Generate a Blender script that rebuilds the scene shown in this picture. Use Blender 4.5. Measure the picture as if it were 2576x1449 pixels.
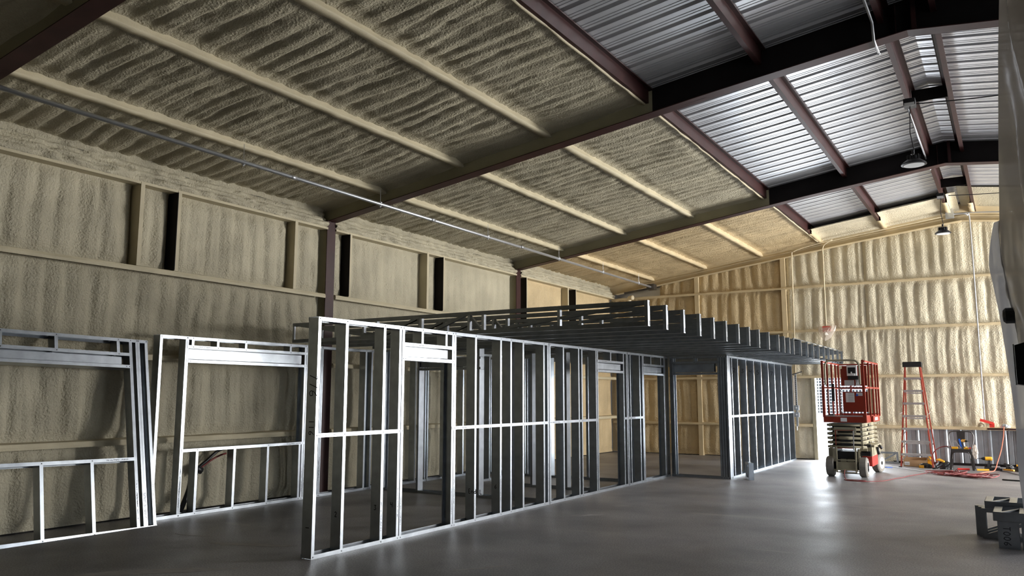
import bpy, math, random
import numpy as np
from mathutils import Vector, Matrix

for _o in list(bpy.data.objects):
    bpy.data.objects.remove(_o, do_unlink=True)
S = bpy.context.scene
COL = S.collection
PI = math.pi

# ------------------------------------------------------------------ camera, world, lights, exposure
CAM_H = 1.62
yaw, pitch, roll = -0.55379, 0.134173, 0.000675
fw = Vector((math.sin(yaw)*math.cos(pitch), math.cos(yaw)*math.cos(pitch), math.sin(pitch)))
rt = Vector((math.cos(yaw), -math.sin(yaw), 0)); up = rt.cross(fw)
r2 = rt*math.cos(roll)+up*math.sin(roll); u2 = up*math.cos(roll)-rt*math.sin(roll)
cd = bpy.data.cameras.new('camera'); cam = bpy.data.objects.new('camera', cd); COL.objects.link(cam)
cam.matrix_world = Matrix(((r2.x, u2.x, -fw.x, 0), (r2.y, u2.y, -fw.y, 0), (r2.z, u2.z, -fw.z, CAM_H), (0, 0, 0, 1)))
cd.sensor_width = 36; cd.lens = 36*2017.7/2576; cd.clip_start = 0.05; cd.clip_end = 300
S.camera = cam

W = bpy.data.worlds.new('world'); S.world = W; W.use_nodes = True
bg = W.node_tree.nodes['Background']
bg.inputs[0].default_value = (0.72, 0.84, 1.0, 1); bg.inputs[1].default_value = 5.0

def area(name, loc, rot, sx, sy, power, col):
    d = bpy.data.lights.new(name, 'AREA'); d.shape = 'RECTANGLE'; d.size = sx; d.size_y = sy
    d.energy = power; d.color = col
    o = bpy.data.objects.new(name, d); COL.objects.link(o); o.location = loc; o.rotation_euler = rot
    return o
# daylight coming in through the roll-up doors of the right wall and the door of the far wall
RX = 8.55
area('daylight_right_far', (RX-0.1, 19.85, 2.2), (0, PI/2, 0), 4.0, 4.0, 2700, (1.0, 0.98, 0.95))
area('daylight_right_mid', (RX-0.1, 12.6, 2.2), (0, PI/2, 0), 4.0, 4.0, 45, (0.95, 0.97, 1.0))
area('daylight_far_door', (-3.75, 22.35, 1.05), (-PI/2, 0, 0), 1.2, 2.0, 260, (0.86, 0.93, 1.0))
sun = bpy.data.lights.new('sun', 'SUN'); sun.energy = 9; sun.angle = 0.01; sun.color = (1, .95, .86)
so = bpy.data.objects.new('sun', sun); COL.objects.link(so)
so.rotation_euler = Vector((-0.35, -0.5, -1.1)).to_track_quat('-Z', 'Y').to_euler()
S.view_settings.view_transform = 'Standard'
try: S.view_settings.look = 'None'
except Exception: pass
S.view_settings.gamma = 1.0; S.view_settings.use_curve_mapping = False
S.view_settings.exposure = 0.0

# ------------------------------------------------------------------ materials
MATS = {}
def mat(name, col, rough=0.6, metal=0.0, var=0.0, vscale=5.0, bump=0.0, bscale=60.0, bdist=0.01, spec=0.5, emit=None, emit_s=0, trans=0.0, alpha=1.0):
    m = bpy.data.materials.new(name); m.use_nodes = True
    n = m.node_tree; b = n.nodes['Principled BSDF']
    b.inputs['Base Color'].default_value = (*col, 1); b.inputs['Roughness'].default_value = rough
    b.inputs['Metallic'].default_value = metal; b.inputs['Specular IOR Level'].default_value = spec
    tc = n.nodes.new('ShaderNodeTexCoord')
    if var:
        t = n.nodes.new('ShaderNodeTexNoise'); t.inputs['Scale'].default_value = vscale; t.inputs['Detail'].default_value = 4
        r = n.nodes.new('ShaderNodeValToRGB')
        r.color_ramp.elements[0].position = .3; r.color_ramp.elements[1].position = .72
        r.color_ramp.elements[0].color = (*[c*(1-var) for c in col], 1); r.color_ramp.elements[1].color = (*[min(1, c*(1+var)) for c in col], 1)
        n.links.new(tc.outputs['Object'], t.inputs['Vector']); n.links.new(t.outputs['Fac'], r.inputs['Fac']); n.links.new(r.outputs['Color'], b.inputs['Base Color'])
    if bump:
        t2 = n.nodes.new('ShaderNodeTexNoise'); t2.inputs['Scale'].default_value = bscale; t2.inputs['Detail'].default_value = 3
        bp = n.nodes.new('ShaderNodeBump'); bp.inputs['Strength'].default_value = bump; bp.inputs['Distance'].default_value = bdist
        n.links.new(tc.outputs['Object'], t2.inputs['Vector']); n.links.new(t2.outputs['Fac'], bp.inputs['Height']); n.links.new(bp.outputs['Normal'], b.inputs['Normal'])
    if emit: b.inputs['Emission Color'].default_value = (*emit, 1); b.inputs['Emission Strength'].default_value = emit_s
    if trans: b.inputs['Transmission Weight'].default_value = trans
    if alpha < 1: b.inputs['Alpha'].default_value = alpha
    MATS[name] = m; return m
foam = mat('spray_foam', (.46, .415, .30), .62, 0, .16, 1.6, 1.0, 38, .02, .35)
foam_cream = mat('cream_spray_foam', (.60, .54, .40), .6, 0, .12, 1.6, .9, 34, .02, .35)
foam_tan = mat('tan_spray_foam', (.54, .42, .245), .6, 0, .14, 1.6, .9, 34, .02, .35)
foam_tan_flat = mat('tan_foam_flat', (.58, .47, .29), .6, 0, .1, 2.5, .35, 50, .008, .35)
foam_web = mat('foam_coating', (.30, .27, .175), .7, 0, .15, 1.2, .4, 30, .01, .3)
foam_clean = mat('foam_flat', (.52, .455, .31), .6, 0, .1, 2.5, .35, 50, .008, .35)
galv = mat('galvanised_steel', (.36, .385, .41), .30, .95, .14, 7, .05, 18, .002)
galv_dark = mat('shaded_galvanised_steel', (.22, .235, .25), .36, .95, .14, 7)  # galvanised steel darkened to paint in the shade on truss chords and diagonals
galv_dull = mat('dull_galvanised_steel', (.50, .53, .56), .45, .85, .12, 5)
deck = mat('galvalume_sheet', (.70, .71, .74), .42, .75, .06, 3)
maroon = mat('red_oxide_primer', (.036, .011, .010), .5, 0, .25, 4, .1, 30, .003, .3)
blackp = mat('dark_primer', (.010, .008, .008), .6, 0, .2, 4, spec=.15)
ink = mat('marker_ink', (.01, .01, .012), .6)
black = mat('black_plastic', (.012, .012, .013), .45)
rubber = mat('grey_rubber', (.20, .185, .16), .8, 0, .15, 8)
orange = mat('orange_red_paint', (.25, .026, .010), .4, 0, .12, 4)
cream = mat('cream_paint', (.31, .275, .185), .5, 0, .15, 5)
white = mat('white_plastic', (.8, .8, .78), .5)
label_m = mat('label_white', (.75, .75, .73), .6)
blue = mat('blue_plastic', (.02, .12, .55), .5)
yellow = mat('yellow_plastic', (.75, .38, .02), .5)
redc = mat('red_cord', (.19, .028, .026), .6)
red_pl = mat('red_plastic', (.55, .03, .02), .5)
card = mat('cardboard', (.42, .26, .13), .8, 0, .1, 6)
fib = mat('orange_fibreglass', (.33, .050, .028), .5, 0, .1, 4)
alu = mat('aluminium', (.55, .55, .55), .42, .8, .08, 10)
gun = mat('gunmetal', (.11, .105, .10), .38, .85, .1, 6)
pvc = mat('conduit_metal', (.55, .56, .58), .42, .8)
foamcon = mat('foamed_conduit', (.62, .53, .36), .6, 0, .1, 8, .3, 40, .005)
lens_m = mat('lamp_lens', (.75, .78, .8), .35)
leaf = mat('leaf_green', (.06, .13, .05), .6, 0, .4, 2)
block_m = mat('pale_lattice', (.62, .62, .62), .8)
dark_back = mat('dark_lattice_back', (.12, .13, .14), .8)
outg = mat('outside_concrete', (.62, .60, .56), .85, 0, .08, .6)
tape = mat('white_board', (.75, .76, .78), .5)

def floor_mat():
    m = bpy.data.materials.new('slab_concrete'); m.use_nodes = True; n = m.node_tree; b = n.nodes['Principled BSDF']; L = n.links
    tc = n.nodes.new('ShaderNodeTexCoord')
    def noise(sc, det, vec=None, rough=.55):
        t = n.nodes.new('ShaderNodeTexNoise'); t.inputs['Scale'].default_value = sc; t.inputs['Detail'].default_value = det; t.inputs['Roughness'].default_value = rough
        L.new(vec or tc.outputs['Object'], t.inputs['Vector']); return t.outputs['Fac']
    def ramp(fac, p0, c0, p1, c1):
        r = n.nodes.new('ShaderNodeValToRGB'); r.color_ramp.elements[0].position = p0; r.color_ramp.elements[1].position = p1
        r.color_ramp.elements[0].color = (*c0, 1); r.color_ramp.elements[1].color = (*c1, 1); L.new(fac, r.inputs['Fac']); return r.outputs['Color']
    def mix(kind, f, a, c):
        x = n.nodes.new('ShaderNodeMix'); x.data_type = 'RGBA'; x.blend_type = kind
        if isinstance(f, float): x.inputs[0].default_value = f
        else: L.new(f, x.inputs[0])
        L.new(a, x.inputs[6]); L.new(c, x.inputs[7]); return x.outputs[2]
    base = ramp(noise(.7, 6), .32, (.135, .130, .134), .7, (.285, .272, .27))
    spk = ramp(noise(60, 3), .35, (.45, .45, .45), .66, (1.4, 1.38, 1.36))
    c = mix('MULTIPLY', .8, base, spk)
    mp = n.nodes.new('ShaderNodeMapping'); mp.inputs['Scale'].default_value = (.35, 1.6, 1); mp.inputs['Rotation'].default_value = (0, 0, .5); L.new(tc.outputs['Object'], mp.inputs['Vector'])
    st = ramp(noise(1.3, 5, mp.outputs['Vector'], .65), .62, (0, 0, 0), .66, (1, 1, 1))
    pale = n.nodes.new('ShaderNodeRGB'); pale.outputs[0].default_value = (.30, .27, .245, 1)
    x = n.nodes.new('ShaderNodeMath'); x.operation = 'MULTIPLY'; x.inputs[1].default_value = .45; L.new(st, x.inputs[0])
    c = mix('MIX', x.outputs[0], c, pale.outputs[0])
    L.new(c, b.inputs['Base Color'])
    rr = n.nodes.new('ShaderNodeMapRange'); rr.inputs[3].default_value = .32; rr.inputs[4].default_value = .62; L.new(noise(1.1, 5), rr.inputs[0]); L.new(rr.outputs[0], b.inputs['Roughness'])
    bp = n.nodes.new('ShaderNodeBump'); bp.inputs['Strength'].default_value = .35; bp.inputs['Distance'].default_value = .004
    L.new(noise(70, 3), bp.inputs['Height']); L.new(bp.outputs['Normal'], b.inputs['Normal'])
    return m
slab = floor_mat()

def film_mat(name, col, tr, rough, alpha):
    m = bpy.data.materials.new(name); m.use_nodes = True; n = m.node_tree; L = n.links
    out = n.nodes['Material Output']; b = n.nodes['Principled BSDF']
    b.inputs['Base Color'].default_value = (*col, 1); b.inputs['Roughness'].default_value = rough
    t = n.nodes.new('ShaderNodeBsdfTranslucent'); t.inputs[0].default_value = (*col, 1)
    tp = n.nodes.new('ShaderNodeBsdfTransparent'); tp.inputs[0].default_value = (.9, .9, .9, 1)
    a = n.nodes.new('ShaderNodeMixShader'); a.inputs[0].default_value = tr; L.new(b.outputs[0], a.inputs[1]); L.new(t.outputs[0], a.inputs[2])
    c = n.nodes.new('ShaderNodeMixShader'); c.inputs[0].default_value = alpha; L.new(tp.outputs[0], c.inputs[1]); L.new(a.outputs[0], c.inputs[2])
    L.new(c.outputs[0], out.inputs[0]); return m
film = film_mat('plastic_film', (.16, .14, .115), .3, .25, .96)
film_white = film_mat('white_film', (.17, .17, .175), .6, .35, .92)
film_bag = film_mat('clear_bag', (.75, .68, .6), .4, .3, .6)

# ------------------------------------------------------------------ mesh helpers
class MB:
    def __init__(s): s.v = []; s.f = []; s.sm = False
    def add(s, vs, fs):
        k = len(s.v); s.v += [tuple(v) for v in vs]; s.f += [tuple(i+k for i in f) for f in fs]; return s
    def box(s, x0, x1, y0, y1, z0, z1):
        vs = [(x, y, z) for z in (z0, z1) for y in (y0, y1) for x in (x0, x1)]
        return s.add(vs, [(0, 2, 3, 1), (4, 5, 7, 6), (0, 1, 5, 4), (2, 6, 7, 3), (0, 4, 6, 2), (1, 3, 7, 5)])
    def bar(s, a, b, w, h, upv=(0, 0, 1)):
        a = Vector(a); b = Vector(b); d = (b-a).normalized(); u = Vector(upv); sd = d.cross(u)
        if sd.length < 1e-4: sd = d.cross(Vector((0, 1, 0)))
        sd.normalize(); u = sd.cross(d)
        vs = [p+sd*(i*w/2)+u*(j*h/2) for p in (a, b) for i, j in ((-1, -1), (1, -1), (1, 1), (-1, 1))]
        return s.add(vs, [(3, 2, 1, 0), (4, 5, 6, 7), (0, 1, 5, 4), (1, 2, 6, 5), (2, 3, 7, 6), (3, 0, 4, 7)])
    def prof(s, a, b, pts, wd, od):
        """extrude a closed outline (coords along wd, od) from a to b"""
        a = Vector(a); b = Vector(b); wd = Vector(wd); od = Vector(od); n = len(pts)
        vs = [p+wd*x+od*y for p in (a, b) for x, y in pts]
        fs = [(i, (i+1) % n, n+(i+1) % n, n+i) for i in range(n)]
        return s.add(vs, fs)
    def chan(s, a, b, wd, od, D=.14, F=.041, lip=.012, t=.0025):
        """C channel: web width D along wd, flanges F along od; a, b on the web's outer centre line"""
        h = D/2
        if lip:
            o = [(-h, 0), (h, 0), (h, F), (h-lip, F), (h-lip, F-t), (h-t, F-t), (h-t, t), (-h+t, t), (-h+t, F-t), (-h+lip, F-t), (-h+lip, F), (-h, F)]
        else:
            o = [(-h, 0), (h, 0), (h, F), (h-t, F), (h-t, t), (-h+t, t), (-h+t, F), (-h, F)]
        return s.prof(a, b, o, wd, od)
    def tube(s, pts, r, n=8, close=False):
        P = [Vector(p) for p in pts]; m = len(P); k = len(s.v); rr = r if isinstance(r, (list, tuple)) else [r]*m
        ref = None
        for i, p in enumerate(P):
            if close: d = P[(i+1) % m]-P[i-1]
            else: d = P[min(i+1, m-1)]-P[max(i-1, 0)]
            if d.length < 1e-9: d = Vector((0, 0, 1))
            d.normalize()
            if ref is None: ref = Vector((0, 0, 1)) if abs(d.z) < .9 else Vector((1, 0, 0))
            ref = (ref-d*ref.dot(d))
            if ref.length < 1e-5: ref = d.orthogonal()
            ref.normalize()
            q = d.cross(ref)
            for j in range(n):
                a = 2*PI*j/n; s.v.append(tuple(p+(ref*math.cos(a)+q*math.sin(a))*rr[i]))
        for i in range(m if close else m-1):
            for j in range(n):
                a = k+i*n+j; b = k+i*n+(j+1) % n; c = k+((i+1) % m)*n+(j+1) % n; d = k+((i+1) % m)*n+j
                s.f.append((a, b, c, d))
        if not close: s.f.append(tuple(k+j for j in range(n))[::-1]); s.f.append(tuple(k+(m-1)*n+j for j in range(n)))
        return s
    def lathe(s, c, ax, pr, n=20):
        """pr: list of (radius, along)"""
        c = Vector(c); ax = Vector(ax).normalized(); e = ax.orthogonal().normalized(); g = ax.cross(e); k = len(s.v)
        for r, h in pr:
            for j in range(n):
                a = 2*PI*j/n; s.v.append(tuple(c+ax*h+(e*math.cos(a)+g*math.sin(a))*r))
        for i in range(len(pr)-1):
            for j in range(n): s.f.append((k+i*n+j, k+i*n+(j+1) % n, k+(i+1)*n+(j+1) % n, k+(i+1)*n+j))
        s.f.append(tuple(k+j for j in range(n))[::-1]); s.f.append(tuple(k+(len(pr)-1)*n+j for j in range(n)))
        return s
    def plate(s, pts, nrm, t):
        nrm = Vector(nrm); P = [Vector(p) for p in pts]; n = len(P)
        return s.add(P+[p+nrm*t for p in P], [tuple(range(n))[::-1], tuple(range(n, 2*n))]+[(i, (i+1) % n, n+(i+1) % n, n+i) for i in range(n)])
    def mesh(s, name, m, smooth=False):
        me = bpy.data.meshes.new(name); me.from_pydata(s.v, [], s.f); me.materials.append(m)
        if smooth or s.sm: me.polygons.foreach_set('use_smooth', [True]*len(me.polygons))
        me.update(); return me

def link(name, me, parent=None, loc=(0, 0, 0), rot=None):
    o = bpy.data.objects.new(name, me); COL.objects.link(o); o.location = loc
    if rot: o.rotation_euler = rot
    if parent is not None: o.parent = parent
    return o
def part(name, mb, m, parent=None, loc=(0, 0, 0), smooth=False, label=None, kind=None, rot=None):
    o = link(name, mb.mesh(name, m, smooth), parent, loc, rot)
    if label: o['label'] = label
    if kind: o['kind'] = kind
    return o
def thing(name, label, cat, loc=(0, 0, 0), rot=(0, 0, 0), group=None):
    o = bpy.data.objects.new(name, None); COL.objects.link(o); o.location = loc; o.rotation_euler = rot
    o.empty_display_size = .1; o['label'] = label; o['category'] = cat
    if group: o['group'] = group
    return o
def tag(o, label, cat, group=None):
    o['label'] = label; o['category'] = cat
    if group: o['group'] = group
    return o
def setting(name, loc=(0, 0, 0)):
    o = bpy.data.objects.new(name, None); COL.objects.link(o); o.location = loc; o['kind'] = 'structure'; return o

def spline(pts, n=8):
    P = [Vector(p) for p in pts]; out = []
    for i in range(len(P)-1):
        p0 = P[max(i-1, 0)]; p1 = P[i]; p2 = P[i+1]; p3 = P[min(i+2, len(P)-1)]
        for k in range(n):
            t = k/n
            out.append(.5*((2*p1)+(p2-p0)*t+(2*p0-5*p1+4*p2-p3)*t*t+(3*p1-p0-3*p2+p3)*t**3))
    out.append(P[-1]); return out

# smooth value noise
_rs = np.random.RandomState(7); _T = _rs.rand(256, 256)
def vn(x, y):
    xi = np.floor(x).astype(int); yi = np.floor(y).astype(int); fx = x-xi; fy = y-yi
    fx = fx*fx*(3-2*fx); fy = fy*fy*(3-2*fy)
    a = _T[xi % 256, yi % 256]; b = _T[(xi+1) % 256, yi % 256]; c = _T[xi % 256, (yi+1) % 256]; d = _T[(xi+1) % 256, (yi+1) % 256]
    return (a*(1-fx)+b*fx)*(1-fy)+(c*(1-fx)+d*fx)*fy
def foam_h(u, v, lam, seed, amp=.035, wob=.35, crease=.55):
    """billowed foam: ridges run along v, spaced about lam in u"""
    s = seed*17.3
    ph = u/lam + wob*2*(vn(u*1.1+s, v*.9+s)-.5) + .5*wob*(vn(u*4+s, v*2.6)-.5)
    r = np.abs(np.sin(PI*ph))**crease
    ph2 = u/(lam*.43)+wob*3*(vn(u*2+s+9, v*1.2+s)-.5)
    r2 = np.abs(np.sin(PI*ph2))**.7
    k = vn(u*.8+s+31, v*1.6+s+3)
    big = vn(u*3+s, v*1.3+5+s)
    return amp*(r*(.45+.7*k)+.5*r2*(1.2-k)+.9*big) + amp*.22*vn(u*16+s, v*10)
def surf(name, O, U, V, N, nu, nv, lu, lv, hf, m, parent, loc=(0, 0, 0), kind=None):
    """grid surface from O along U (length lu) and V (length lv), pushed along N by hf(u, v)"""
    u = np.linspace(0, lu, nu); v = np.linspace(0, lv, nv); uu, vv = np.meshgrid(u, v, indexing='ij')
    h = hf(uu, vv); O = np.array(O, float); U = np.array(U, float); V = np.array(V, float); N = np.array(N, float)
    P = O+uu[..., None]*U+vv[..., None]*V+h[..., None]*N
    idx = np.arange(nu*nv).reshape(nu, nv)
    F = np.stack([idx[:-1, :-1], idx[1:, :-1], idx[1:, 1:], idx[:-1, 1:]], -1).reshape(-1, 4)
    if np.dot(np.cross(U, V), N) < 0: F = F[:, ::-1]
    me = bpy.data.meshes.new(name); me.from_pydata(P.reshape(-1, 3).tolist(), [], F.tolist()); me.materials.append(m)
    me.polygons.foreach_set('use_smooth', [True]*len(me.polygons)); me.update()
    o = link(name, me, parent, loc)
    if kind: o['kind'] = kind
    return o

# ------------------------------------------------------------------ building dimensions
XL, XR, YF, YB = -10.15, 8.55, -2.6, 22.2      # left foam face, right wall, front wall, far wall face
RIDGE = -0.75; SL = .137
def zb(x):                                      # underside of the purlins
    xx = x if x < RIDGE else 2*RIDGE-x
    return 5.43+SL*(xx+5.55)
def zdeck(x): return zb(x)+.20
FR = (-2.45, 3.83, 10.08, 16.40, 22.05)         # rigid frames
PURL = (-8.72, -7.13, -5.56, -4.0)

# ------------------------------------------------------------------ floor
b = MB(); b.box(XL-.3, XR+.2, YF-.3, YB+.25, -.2, 0)
fl = part('floor', b, slab); fl['kind'] = 'structure'
def worn(cx, cy, L, w, rz, seed):
    rg = random.Random(seed); P = []
    for k in range(26):
        a = 2*PI*k/26; q = 1+.35*(rg.random()-.5); x = math.cos(a)*L/2*q; y = math.sin(a)*w/2*q
        P.append((cx+x*math.cos(rz)-y*math.sin(rz), cy+x*math.sin(rz)+y*math.cos(rz), .0))
    mb = MB(); mb.plate(P, (0, 0, 1), .0012); part('worn_patch', mb, worn_m, fl, label='paler worn patch in the concrete')
worn_m = mat('worn_concrete', (.27, .25, .235), .6, 0, .15, 9, .3, 60, .003)
worn(-7.25, 6.25, 1.0, .16, .35, 1); worn(-6.9, 4.85, 1.3, .22, .75, 2); worn(-8.3, 6.3, .5, .05, .2, 3); worn(-5.1, 10.2, .5, .12, .9, 4); worn(-4.4, 6.6, .7, .05, 1.0, 5)
b = MB(); b.box(-60, 60, YB+.25, 90, -.25, -.03)
o = part('yard_ground', b, outg); tag(o, 'pale sunlit concrete yard outside the open door in the far wall', 'ground')
b = MB(); b.box(XR+.2, 40, -20, YB+.25, -.25, -.03)
o = part('side_yard_ground', b, outg); tag(o, 'pale concrete yard along the right side of the building', 'ground')

# ------------------------------------------------------------------ ceiling: ribbed roof sheets, purlins, rafters, foam
ceil = setting('ceiling')
def rib_profile():
    pts = []
    for k in range(3):
        y = k*.305
        pts += [(y, 0), (y+.082, 0), (y+.086, .007), (y+.098, .007), (y+.102, 0), (y+.14, 0), (y+.144, .007), (y+.156, .007), (y+.160, 0),
                (y+.205, 0), (y+.235, .034), (y+.262, .034), (y+.292, 0)]
    pts.append((.915, 0)); return pts
def roof_sheet(x0, x1):
    pts = rib_profile(); mb = MB(); vs = []
    for x in (x0, x1):
        for y, z in pts: vs.append((x, y, zdeck(x)+z))
    n = len(pts); mb.add(vs, [(i, i+1, n+i+1, n+i) for i in range(n-1)]); return mb.mesh('roof_panel', deck)
sl = roof_sheet(XL-.25, RIDGE); sr = roof_sheet(RIDGE, XR+.25)
y = YF-.3
while y < YB+.2:
    for me in (sl, sr): link('roof_panel', me, ceil, (0, y, 0))
    y += .915
b = MB()                                        # folded ridge cap under the peak
b.prof((0, YF-.2, 0), (0, YB+.2, 0), [(RIDGE-.2, zdeck(RIDGE-.2)+.05), (RIDGE, zdeck(RIDGE)+.055), (RIDGE+.2, zdeck(RIDGE+.2)+.05), (RIDGE+.2, zdeck(RIDGE+.2)+.06), (RIDGE, zdeck(RIDGE)+.07), (RIDGE-.2, zdeck(RIDGE-.2)+.06)], (1, 0, 0), (0, 0, 1))
part('ridge_cap', b, deck, ceil)

def purlin(x, y0, y1, m, left=True):
    s = 1 if left else -1; z0 = zb(x); z1 = zdeck(x)-.004; t = .004; F = .065
    pts = [(0, 0), (F, 0), (F, .02), (F-t, .02), (F-t, t), (t, t), (t, .2-.004), (-F, .2-.004), (-F, .2-.008-.012), (-F+t, .18), (-F+t, .192), (0, .192)]
    pts = [(-p[0]*s, p[1]) for p in pts]
    mb = MB(); mb.prof((x, y0, z0), (x, y1, z0), pts, (1, 0, 0), (0, 0, 1)); n = len(pts)
    mb.f.append(tuple(range(n))); mb.f.append(tuple(range(n, 2*n)))
    return part('purlin', mb, m, ceil)
for i in range(len(FR)-1):
    a, c = FR[i]+.01, FR[i+1]-.01
    for x in (-4.0, -2.45, -1.0): purlin(x, a, c, maroon)
    for x in (-.5, 1.0, 2.5, 4.0, 5.5, 7.0): purlin(x, a, c, maroon, False)
# foam-coated purlins: lumpy boxes
def foam_purlin(x, y0, y1, seed, w=.085):
    n = int((y1-y0)/.05)+2; ys = np.linspace(y0, y1, n); mb = MB(); mb.sm = False
    z0 = zb(x)-.012; z1 = zdeck(x)+.0
    pr = [(.02, z1), (.012, z0+.12), (.018, z0+.055), (.022, z0+.03), (.03, z0), (-w+.0, z0), (-w-.015, z0+.02), (-w+.03, z0+.03), (-.028, z0+.05), (-.035, z0+.12), (-.045, z1)]
    k = len(pr)
    wx = np.array([vn(np.array(ys*5+seed), np.array([j*3.3]*n))-.5 for j in range(k)])
    wz = np.array([vn(np.array(ys*7+seed+50), np.array([j*2.3]*n))-.5 for j in range(k)])
    for i in range(n):
        for j, (px, pz) in enumerate(pr):
            a = .022 if j not in (3, 4) else .010
            mb.v.append((x+px+wx[j, i]*a, ys[i], pz+(wz[j, i]*a if 0 < j < k-1 else 0)))
    for i in range(n-1):
        for j in range(k-1): mb.f.append((i*k+j, i*k+j+1, (i+1)*k+j+1, (i+1)*k+j))
    part('purlin', mb, foam_tan_flat if y0 > 16 else foam_clean, ceil, smooth=True, label='foam-coated tan roof purlin')
sd = 1
for i in range(len(FR)-1):
    for x in PURL[:3]: foam_purlin(x, FR[i]+.02, FR[i+1]-.02, sd); sd += 7
    # foam bead climbing the left side of the fourth purlin
    ys = np.linspace(FR[i]+.02, FR[i+1]-.02, 120); mb = MB()
    mb.tube([(-4.0-.065+.012*(vn(np.array([yy*4]), np.array([2.]))[0]-.5), yy, zb(-4.06)+.012+.02*(vn(np.array([yy*3]), np.array([7.]))[0]-.5)) for yy in ys], .02, 6)
    part('foam_bead', mb, foam_clean, ceil, smooth=True)
# foam blankets between the purlins
def foam_blanket(xa, xb_, ya, yb, seed, lam=.25, amp=.055, edge=True):
    lu = yb-ya; lv = xb_-xa; nu = int(lu/.035); nv = max(8, int(lv/.045))
    def hf(u, v):
        h = foam_h(u+.35*v*0, v, lam, seed, amp)
        e = np.minimum(np.minimum(v, lv-v), .25)/.25
        h = h*(.35+.65*e)+.06*(1-e)**2.5*.8
        e2 = np.minimum(np.minimum(u, lu-u), .35)/.35
        return h*(.25+.75*e2)+.045+.10*(1-e2)**2
    sl_ = math.atan(SL)
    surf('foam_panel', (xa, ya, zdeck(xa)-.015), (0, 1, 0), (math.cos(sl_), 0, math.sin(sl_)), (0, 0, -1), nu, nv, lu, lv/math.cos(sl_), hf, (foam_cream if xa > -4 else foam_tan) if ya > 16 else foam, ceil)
xs = (XL,)+PURL
sd = 3
for i in range(len(FR)-1):
    for j in range(4):
        foam_blanket(xs[j]-.02 if j == 0 else xs[j]+.0, xs[j+1]-.0, FR[i]+.02, FR[i+1]-.02, sd); sd += 1
foam_blanket(-3.98, -2.47, 20.3, 22.0, 91, .25, .02); foam_blanket(-2.43, -1.03, 20.15, 22.0, 92, .25, .02); foam_blanket(-.97, -.78, 19.9, 22.0, 93, .25, .02)
b = MB()
sl2 = lambda x0, x1, y0: b.add([(x0, y0, zdeck(x0)-.04), (x1, y0, zdeck(x1)-.04), (x1, 22.05, zdeck(x1)-.07), (x0, 22.05, zdeck(x0)-.07)], [(0, 1, 2, 3)])
sl2(-.74, -.52, 19.9); sl2(-.48, .98, 20.0); sl2(1.02, 2.5, 20.0)
part('foam_panel', b, foam, ceil)
# foam caught on the far ends of the bare purlins
for x, y0 in ((-4.0, 20.6), (-2.45, 20.9), (-1.0, 20.6), (-.5, 20.9)):
    foam_purlin(x+.01, y0, 22.03, int(y0*3+x*5), .07)

def rafter_bottom(x):
    xx = x if x < RIDGE else 2*RIDGE-x
    base = 4.645+.137*(xx+9.95)
    t = max(0., (xx+3.2)/2.45); return base-.045*t
def rafter(Y, foam_to=-3.95, wm=None):
    xs = list(np.arange(-9.95, RIDGE, .46))+[RIDGE]
    def web(x0, x1, name, m, lab=None):
        n = max(2, int(abs(x1-x0)/.45)); X = [x0+(x1-x0)*k/n for k in range(n+1)]
        mb = MB(); vs = []
        for x in X:
            for yy in (Y-.006, Y+.006): vs += [(x, yy, rafter_bottom(x)), (x, yy, zdeck(x))]
        fs = []
        for k in range(n):
            a = 4*k; fs += [(a, a+4, a+5, a+1), (a+2, a+3, a+7, a+6)]
        mb.add(vs, fs); return part(name, mb, m, ceil, label=lab)
    web(-10.2, RIDGE, 'rafter_web', wm or blackp); web(RIDGE, XR, 'rafter_web', wm or blackp)
    for s in (0, 1):
        X = [-9.93+(RIDGE+9.93)*k/22 for k in range(23)]
        if s: X = [2*RIDGE-x for x in X]
        mb = MB(); vs = []
        for x in X:
            z = rafter_bottom(x); vs += [(x, Y-.1, z), (x, Y+.1, z), (x, Y+.1, z+.012), (x, Y-.1, z+.012)]
        n = len(X); fs = [(4*k+j, 4*k+(j+1) % 4, 4*k+4+(j+1) % 4, 4*k+4+j) for k in range(n-1) for j in range(4)]+[(0, 1, 2, 3), (4*n-4, 4*n-3, 4*n-2, 4*n-1)]
        mb.add(vs, fs); part('rafter_flange', mb, wm or maroon, ceil, label=None if wm else 'red-oxide rafter flange')
    # sprayed foam coat on both faces of the web, left part
    lu = foam_to+9.98
    for sg in (-1, 1):
        nu, nv = 150, 12
        U = np.linspace(-10.19, foam_to, nu); mb = MB()
        for i, x in enumerate(U):
            top = zdeck(x)-.03; bot = rafter_bottom(x)+.02
            k = max(0, min(1, (foam_to-x)/.35))
            for j in range(nv):
                t = j/(nv-1); z = bot+(top-bot)*t
                th = (.012+.035*t**3+.02*vn(np.array([x*2.2+Y]), np.array([z*3]))[0])*k
                mb.v.append((x, Y+sg*(.008+th), z))
        for i in range(nu-1):
            for j in range(nv-1):
                a = i*nv+j; q = (a, a+nv, a+nv+1, a+1); mb.f.append(q if sg < 0 else q[::-1])
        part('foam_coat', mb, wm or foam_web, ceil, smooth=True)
for Y in FR[:4]: rafter(Y)
rafter(FR[4], RIDGE, foam_tan_flat)
# gusset stiffeners at the ridge
for Y in FR[1:4]:
    b = MB(); b.box(RIDGE+.05, RIDGE+.10, Y-.1, Y+.1, rafter_bottom(RIDGE), zdeck(RIDGE)-.02)
    part('ridge_plate', b, maroon, ceil)
    b = MB(); b.box(RIDGE-.12, RIDGE-.115, Y-.09, Y-.006, rafter_bottom(RIDGE), zdeck(RIDGE)-.05); part('ridge_plate', b, maroon, ceil)
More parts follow.
